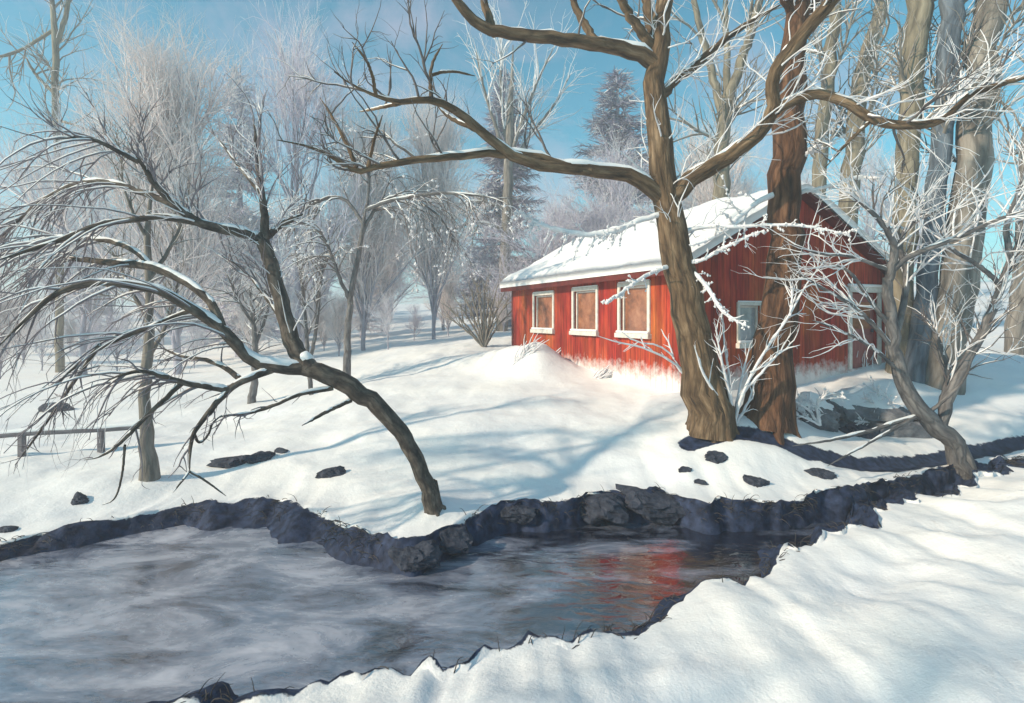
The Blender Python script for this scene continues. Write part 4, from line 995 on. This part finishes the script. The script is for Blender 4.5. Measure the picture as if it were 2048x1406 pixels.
# ------------------------------------------------------------------ background wood: frosted trees and firs, built once and copied
def broom(seed, mat, h=9.0, spread=.5, n=(14, 110, 900, 2200), upright=.7, r=.11, frost_share=.5):
    rng = R_(seed)
    tr = np.zeros((1, 14, 3)); tr[0, :, 2] = np.linspace(-.3, h * .62, 14); tr[0, :, :2] = np.cumsum(rng.normal(0, .03, (14, 2)), 0)
    trR = np.linspace(r, r * .35, 14)[None]
    a, ar = grow(rng, tr, trR, n[0], (h * .35, h * .6), ang=(.3, .9), bias=(0, 0, upright), curve=(0, 0, .3), r=r * .5, t=(.10, 1), K=10, wig=.11)
    b, br = grow(rng, a, ar, n[1], (h * .16, h * .32), ang=(.3, .8), bias=(0, 0, upright * .6), r=r * .22, t=(.15, 1), K=7)
    c, cr = grow(rng, b, br, n[2], (h * .07, h * .16), ang=(.3, .9), bias=(0, 0, upright * .4), r=.017, K=5)
    d, dr = grow(rng, c, cr, n[3], (h * .035, h * .09), ang=(.3, .9), bias=(0, 0, upright * .4), r=.012, K=4, taper=.5)
    k = int(len(d) * frost_share)
    trunk = mesh('trunk', *join([tubes(tr, trR, 8), tubes(a, ar, 6)]))
    tw = mesh('twigs', *join([tubes(b, br, 4), tubes(c, cr, 3), tubes(d[k:], dr[k:], 3)])); fr = mesh('frosted_twigs', *tubes(d[:k], dr[:k] * 1.3, 3))
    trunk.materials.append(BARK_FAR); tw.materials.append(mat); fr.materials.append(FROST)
    return [('trunk', trunk, None), ('twigs', tw, 'stuff'), ('frosted_twigs', fr, 'stuff')]
def fir(seed, mat, h=8.0, w=1.6, nb=270, frost=.3):
    rng = R_(seed)
    tr = np.zeros((1, 8, 3)); tr[0, :, 2] = np.linspace(-.3, h, 8); trR = np.linspace(.13, .02, 8)[None]
    z = h * (.06 + .92 * rng.rand(nb) ** .8); a = rng.rand(nb) * 6.283; l = w * (1.02 - z / h) ** .8 * rng.uniform(.7, 1.15, nb)
    K = 6; B = np.zeros((nb, K, 3)); s = np.linspace(0, 1, K)[None]
    B[..., 0] = np.cos(a)[:, None] * l[:, None] * s; B[..., 1] = np.sin(a)[:, None] * l[:, None] * s
    B[..., 2] = z[:, None] + l[:, None] * (-.45 * s + .22 * s * s) + .1 * s
    BR = np.linspace(.03, .008, K)[None] * np.ones((nb, 1))
    c, cr = grow(rng, B, BR, nb * 26, (.18, .42), ang=(.5, 1.1), bias=(0, 0, -.25), r=.035, t=(.05, 1), K=3, taper=.3)
    k = int(len(c) * frost)
    ne = mesh('needles', *join([tubes(B, BR, 4), tubes(c[k:], cr[k:], 3)])); fr = mesh('frosted_needles', *tubes(c[:k] + np.array([0, 0, .03]), cr[:k], 3))
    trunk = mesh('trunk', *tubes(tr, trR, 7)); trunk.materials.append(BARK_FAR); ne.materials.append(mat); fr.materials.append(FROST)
    return [('trunk', trunk, None), ('crown', ne, 'stuff'), ('frosted_needles', fr, 'stuff')]
def place(proto, name, label, x, y, s, rz, group=None, sz=None, cat='tree'):
    root = empty(name, (x, y, float(H(x, y)))); root.scale = (s, s, sz or s); root.rotation_euler = (0, 0, rz)
    tag(root, label, cat, group)
    for nm, me, kd in proto:
        o = bpy.data.objects.new(nm, me); COL.objects.link(o); o.parent = root
        if kd: o['kind'] = kd
    return root
def place_px(proto, name, label, px, d, top_px, h, rz, group=None, wide=1.0, cat='tree'):
    x = (px - 1024) / F * d; g = float(H(x, d)); zt = CAMZ - (top_px - HOR) / F * d
    s = (zt - g) / h
    return place(proto, name, label, x, d, s * wide, rz, group, s, cat)
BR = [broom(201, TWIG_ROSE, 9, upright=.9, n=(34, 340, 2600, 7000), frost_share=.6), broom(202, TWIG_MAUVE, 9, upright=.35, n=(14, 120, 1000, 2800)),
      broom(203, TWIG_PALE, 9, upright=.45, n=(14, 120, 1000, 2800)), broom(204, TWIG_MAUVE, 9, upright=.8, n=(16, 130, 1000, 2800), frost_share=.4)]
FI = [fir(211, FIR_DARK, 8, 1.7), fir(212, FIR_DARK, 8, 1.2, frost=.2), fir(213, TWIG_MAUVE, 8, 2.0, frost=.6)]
place_px(BR[0], 'rosy_frosted_tree', 'big pale rosy frosted tree with cone shaped crown at upper left', 352, 24, 55, 9, .4, wide=.95)
place_px(BR[3], 'blue_grey_tree', 'upright blue grey frosted tree right of the big rosy tree', 590, 26, 0, 9, 1.4, wide=.7)
place_px(BR[0], 'pink_frosted_tree', 'small pink frosted tree above the arching middle branch', 868, 30, 190, 9, 2.2, wide=.7)
place_px(BR[0], 'low_pink_tree', 'low pinkish frosted tree left of the small pink tree', 728, 28, 215, 9, 3.3, wide=.8)
place_px(BR[2], 'hazy_tree', 'wide pale tree behind the drooping limbs at far left', 170, 27, 240, 9, 5.0, wide=1.0)
place_px(FI[1], 'narrow_fir', 'narrow dark purple fir left of the house', 1012, 44, 140, 8, 0, wide=1.5)
place_px(FI[0], 'slate_fir', 'broad dark slate fir behind the roof by the tan trunk', 1235, 40, 140, 8, 1, wide=1.7)
place_px(FI[2], 'mauve_fir', 'frosted mauve fir between the drooping crowns', 480, 34, 130, 8, 2, wide=1.0)
rng = R_(77)
for k, (px, d, top) in enumerate([(1080, 24, 410), (1120, 26, 375), (1165, 24.5, 395), (1205, 27, 380), (1250, 26, 400), (1290, 27.5, 385), (1340, 28, 390)]):
    place_px(BR[3] if k % 2 else BR[1], 'thicket_shrub', ('leftmost', 'second', 'third', 'middle', 'fifth', 'sixth', 'rightmost')[k] + (' mauve leafless shrub in the thicket behind the roof' if k in (0, 3, 6) else ' mauve leafless shrub from the left behind the roof'), px, d, top, 9, k * 1.3, 'shrubs in the thicket behind the roof', wide=1.3, cat='shrub')
for k in range(34):
    x = rng.uniform(-34, 6); y = rng.uniform(24, 44)
    if abs(x) > y: x *= .7
    place(BR[k % 3], 'frosted_bush', 'low pale frosted bush at the foot of the far wood', x, y, rng.uniform(.25, .5), rng.uniform(0, 6.28), 'frosted bushes at the edge of the far wood', cat='shrub')
n_far = 0
spots = []
while n_far < 64:
    x, y = rng.uniform(-62, 62), rng.uniform(36, 78)
    if abs(x) > y * 1.02 or any((x - a) ** 2 + (y - b) ** 2 < 14 for a, b in spots): continue
    spots.append((x, y)); n_far += 1
    kind = rng.choice(5, p=[.22, .26, .22, .2, .1])
    if kind < 4: place(BR[kind], 'frosted_tree', 'pale leafless frosted tree in the misty far wood', x, y, rng.uniform(.9, 1.55), rng.uniform(0, 6.28), 'frosted trees of the far wood')
    else: place(FI[2], 'frosted_fir', 'frosted fir among the bare trees of the far wood', x, y, rng.uniform(.9, 1.4), rng.uniform(0, 6.28), 'frosted firs of the far wood')

place(BR[1], 'offscreen_shadow_tree', 'unseen bare tree added left of the viewer to shadow the foreground snow', -4.4, -0.1, .6, .3)  # out-of-view tree added to cast shadow streaks on the near snow
def bank_grass():
    rng = R_(91); n = 2600
    x = rng.uniform(-8, 11, n); dens = vnoise(x * 1.7, x * 0 + 4.2); south = rng.rand(n) < .35
    k = rng.rand(n) < np.clip((dens - .35) * 2.2, 0.05, 1); x, south = x[k], south[k]; n = len(x)
    t = rng.uniform(-.02, .35, n)
    y = np.where(south, yS(x) + t * runS(x), yN(x) - t * runN(x)); z = H(x, y)
    K = 5; Q = np.zeros((n, K, 3)); Q[:, 0] = np.stack([x, y, z], -1)
    d = nrm(np.stack([rng.normal(0, .6, n), np.where(south, .5, -.5) + rng.normal(0, .3, n), np.full(n, .8)], -1)); l = rng.uniform(.05, .22, n)[:, None]
    for j in range(1, K):
        d = nrm(d + np.array([0, 0, -.35]) + rng.normal(size=(n, 3)) * .12); Q[:, j] = Q[:, j - 1] + d * l / (K - 1)
    v, q_ = tubes(Q, np.linspace(.006, .002, K)[None] * np.ones((n, 1)), 3)
    tag(obj('bank_grass', mesh('bank_grass', v, q_), noise_mat('dead_grass', [(0.02, 0.02, 0.025), (0.09, 0.08, 0.075)], 5, bump=0)), 'dark dead grass hanging over the stream banks', 'grass', kind='stuff')
bank_grass()

# ------------------------------------------------------------------ cold mist
HAZE = 0.0046
if HAZE:
    m = MB(); m.box(-330, 330, -90, 520, -1.6, 25.5)
    hm = bpy.data.materials.new('mist'); hm.use_nodes = True
    n, l = hm.node_tree.nodes, hm.node_tree.links
    n.clear(); o = n.new('ShaderNodeOutputMaterial'); pv = n.new('ShaderNodeVolumePrincipled')
    pv.inputs['Color'].default_value = (0.90, 0.93, 0.98, 1); pv.inputs['Density'].default_value = HAZE
    pv.inputs['Anisotropy'].default_value = 0.2
    l.new(pv.outputs[0], o.inputs['Volume'])
    tag(m.build('haze', hm), 'cold pale winter mist', kind='stuff')
print('objects', len(bpy.data.objects), 'ground max', GZ.max())
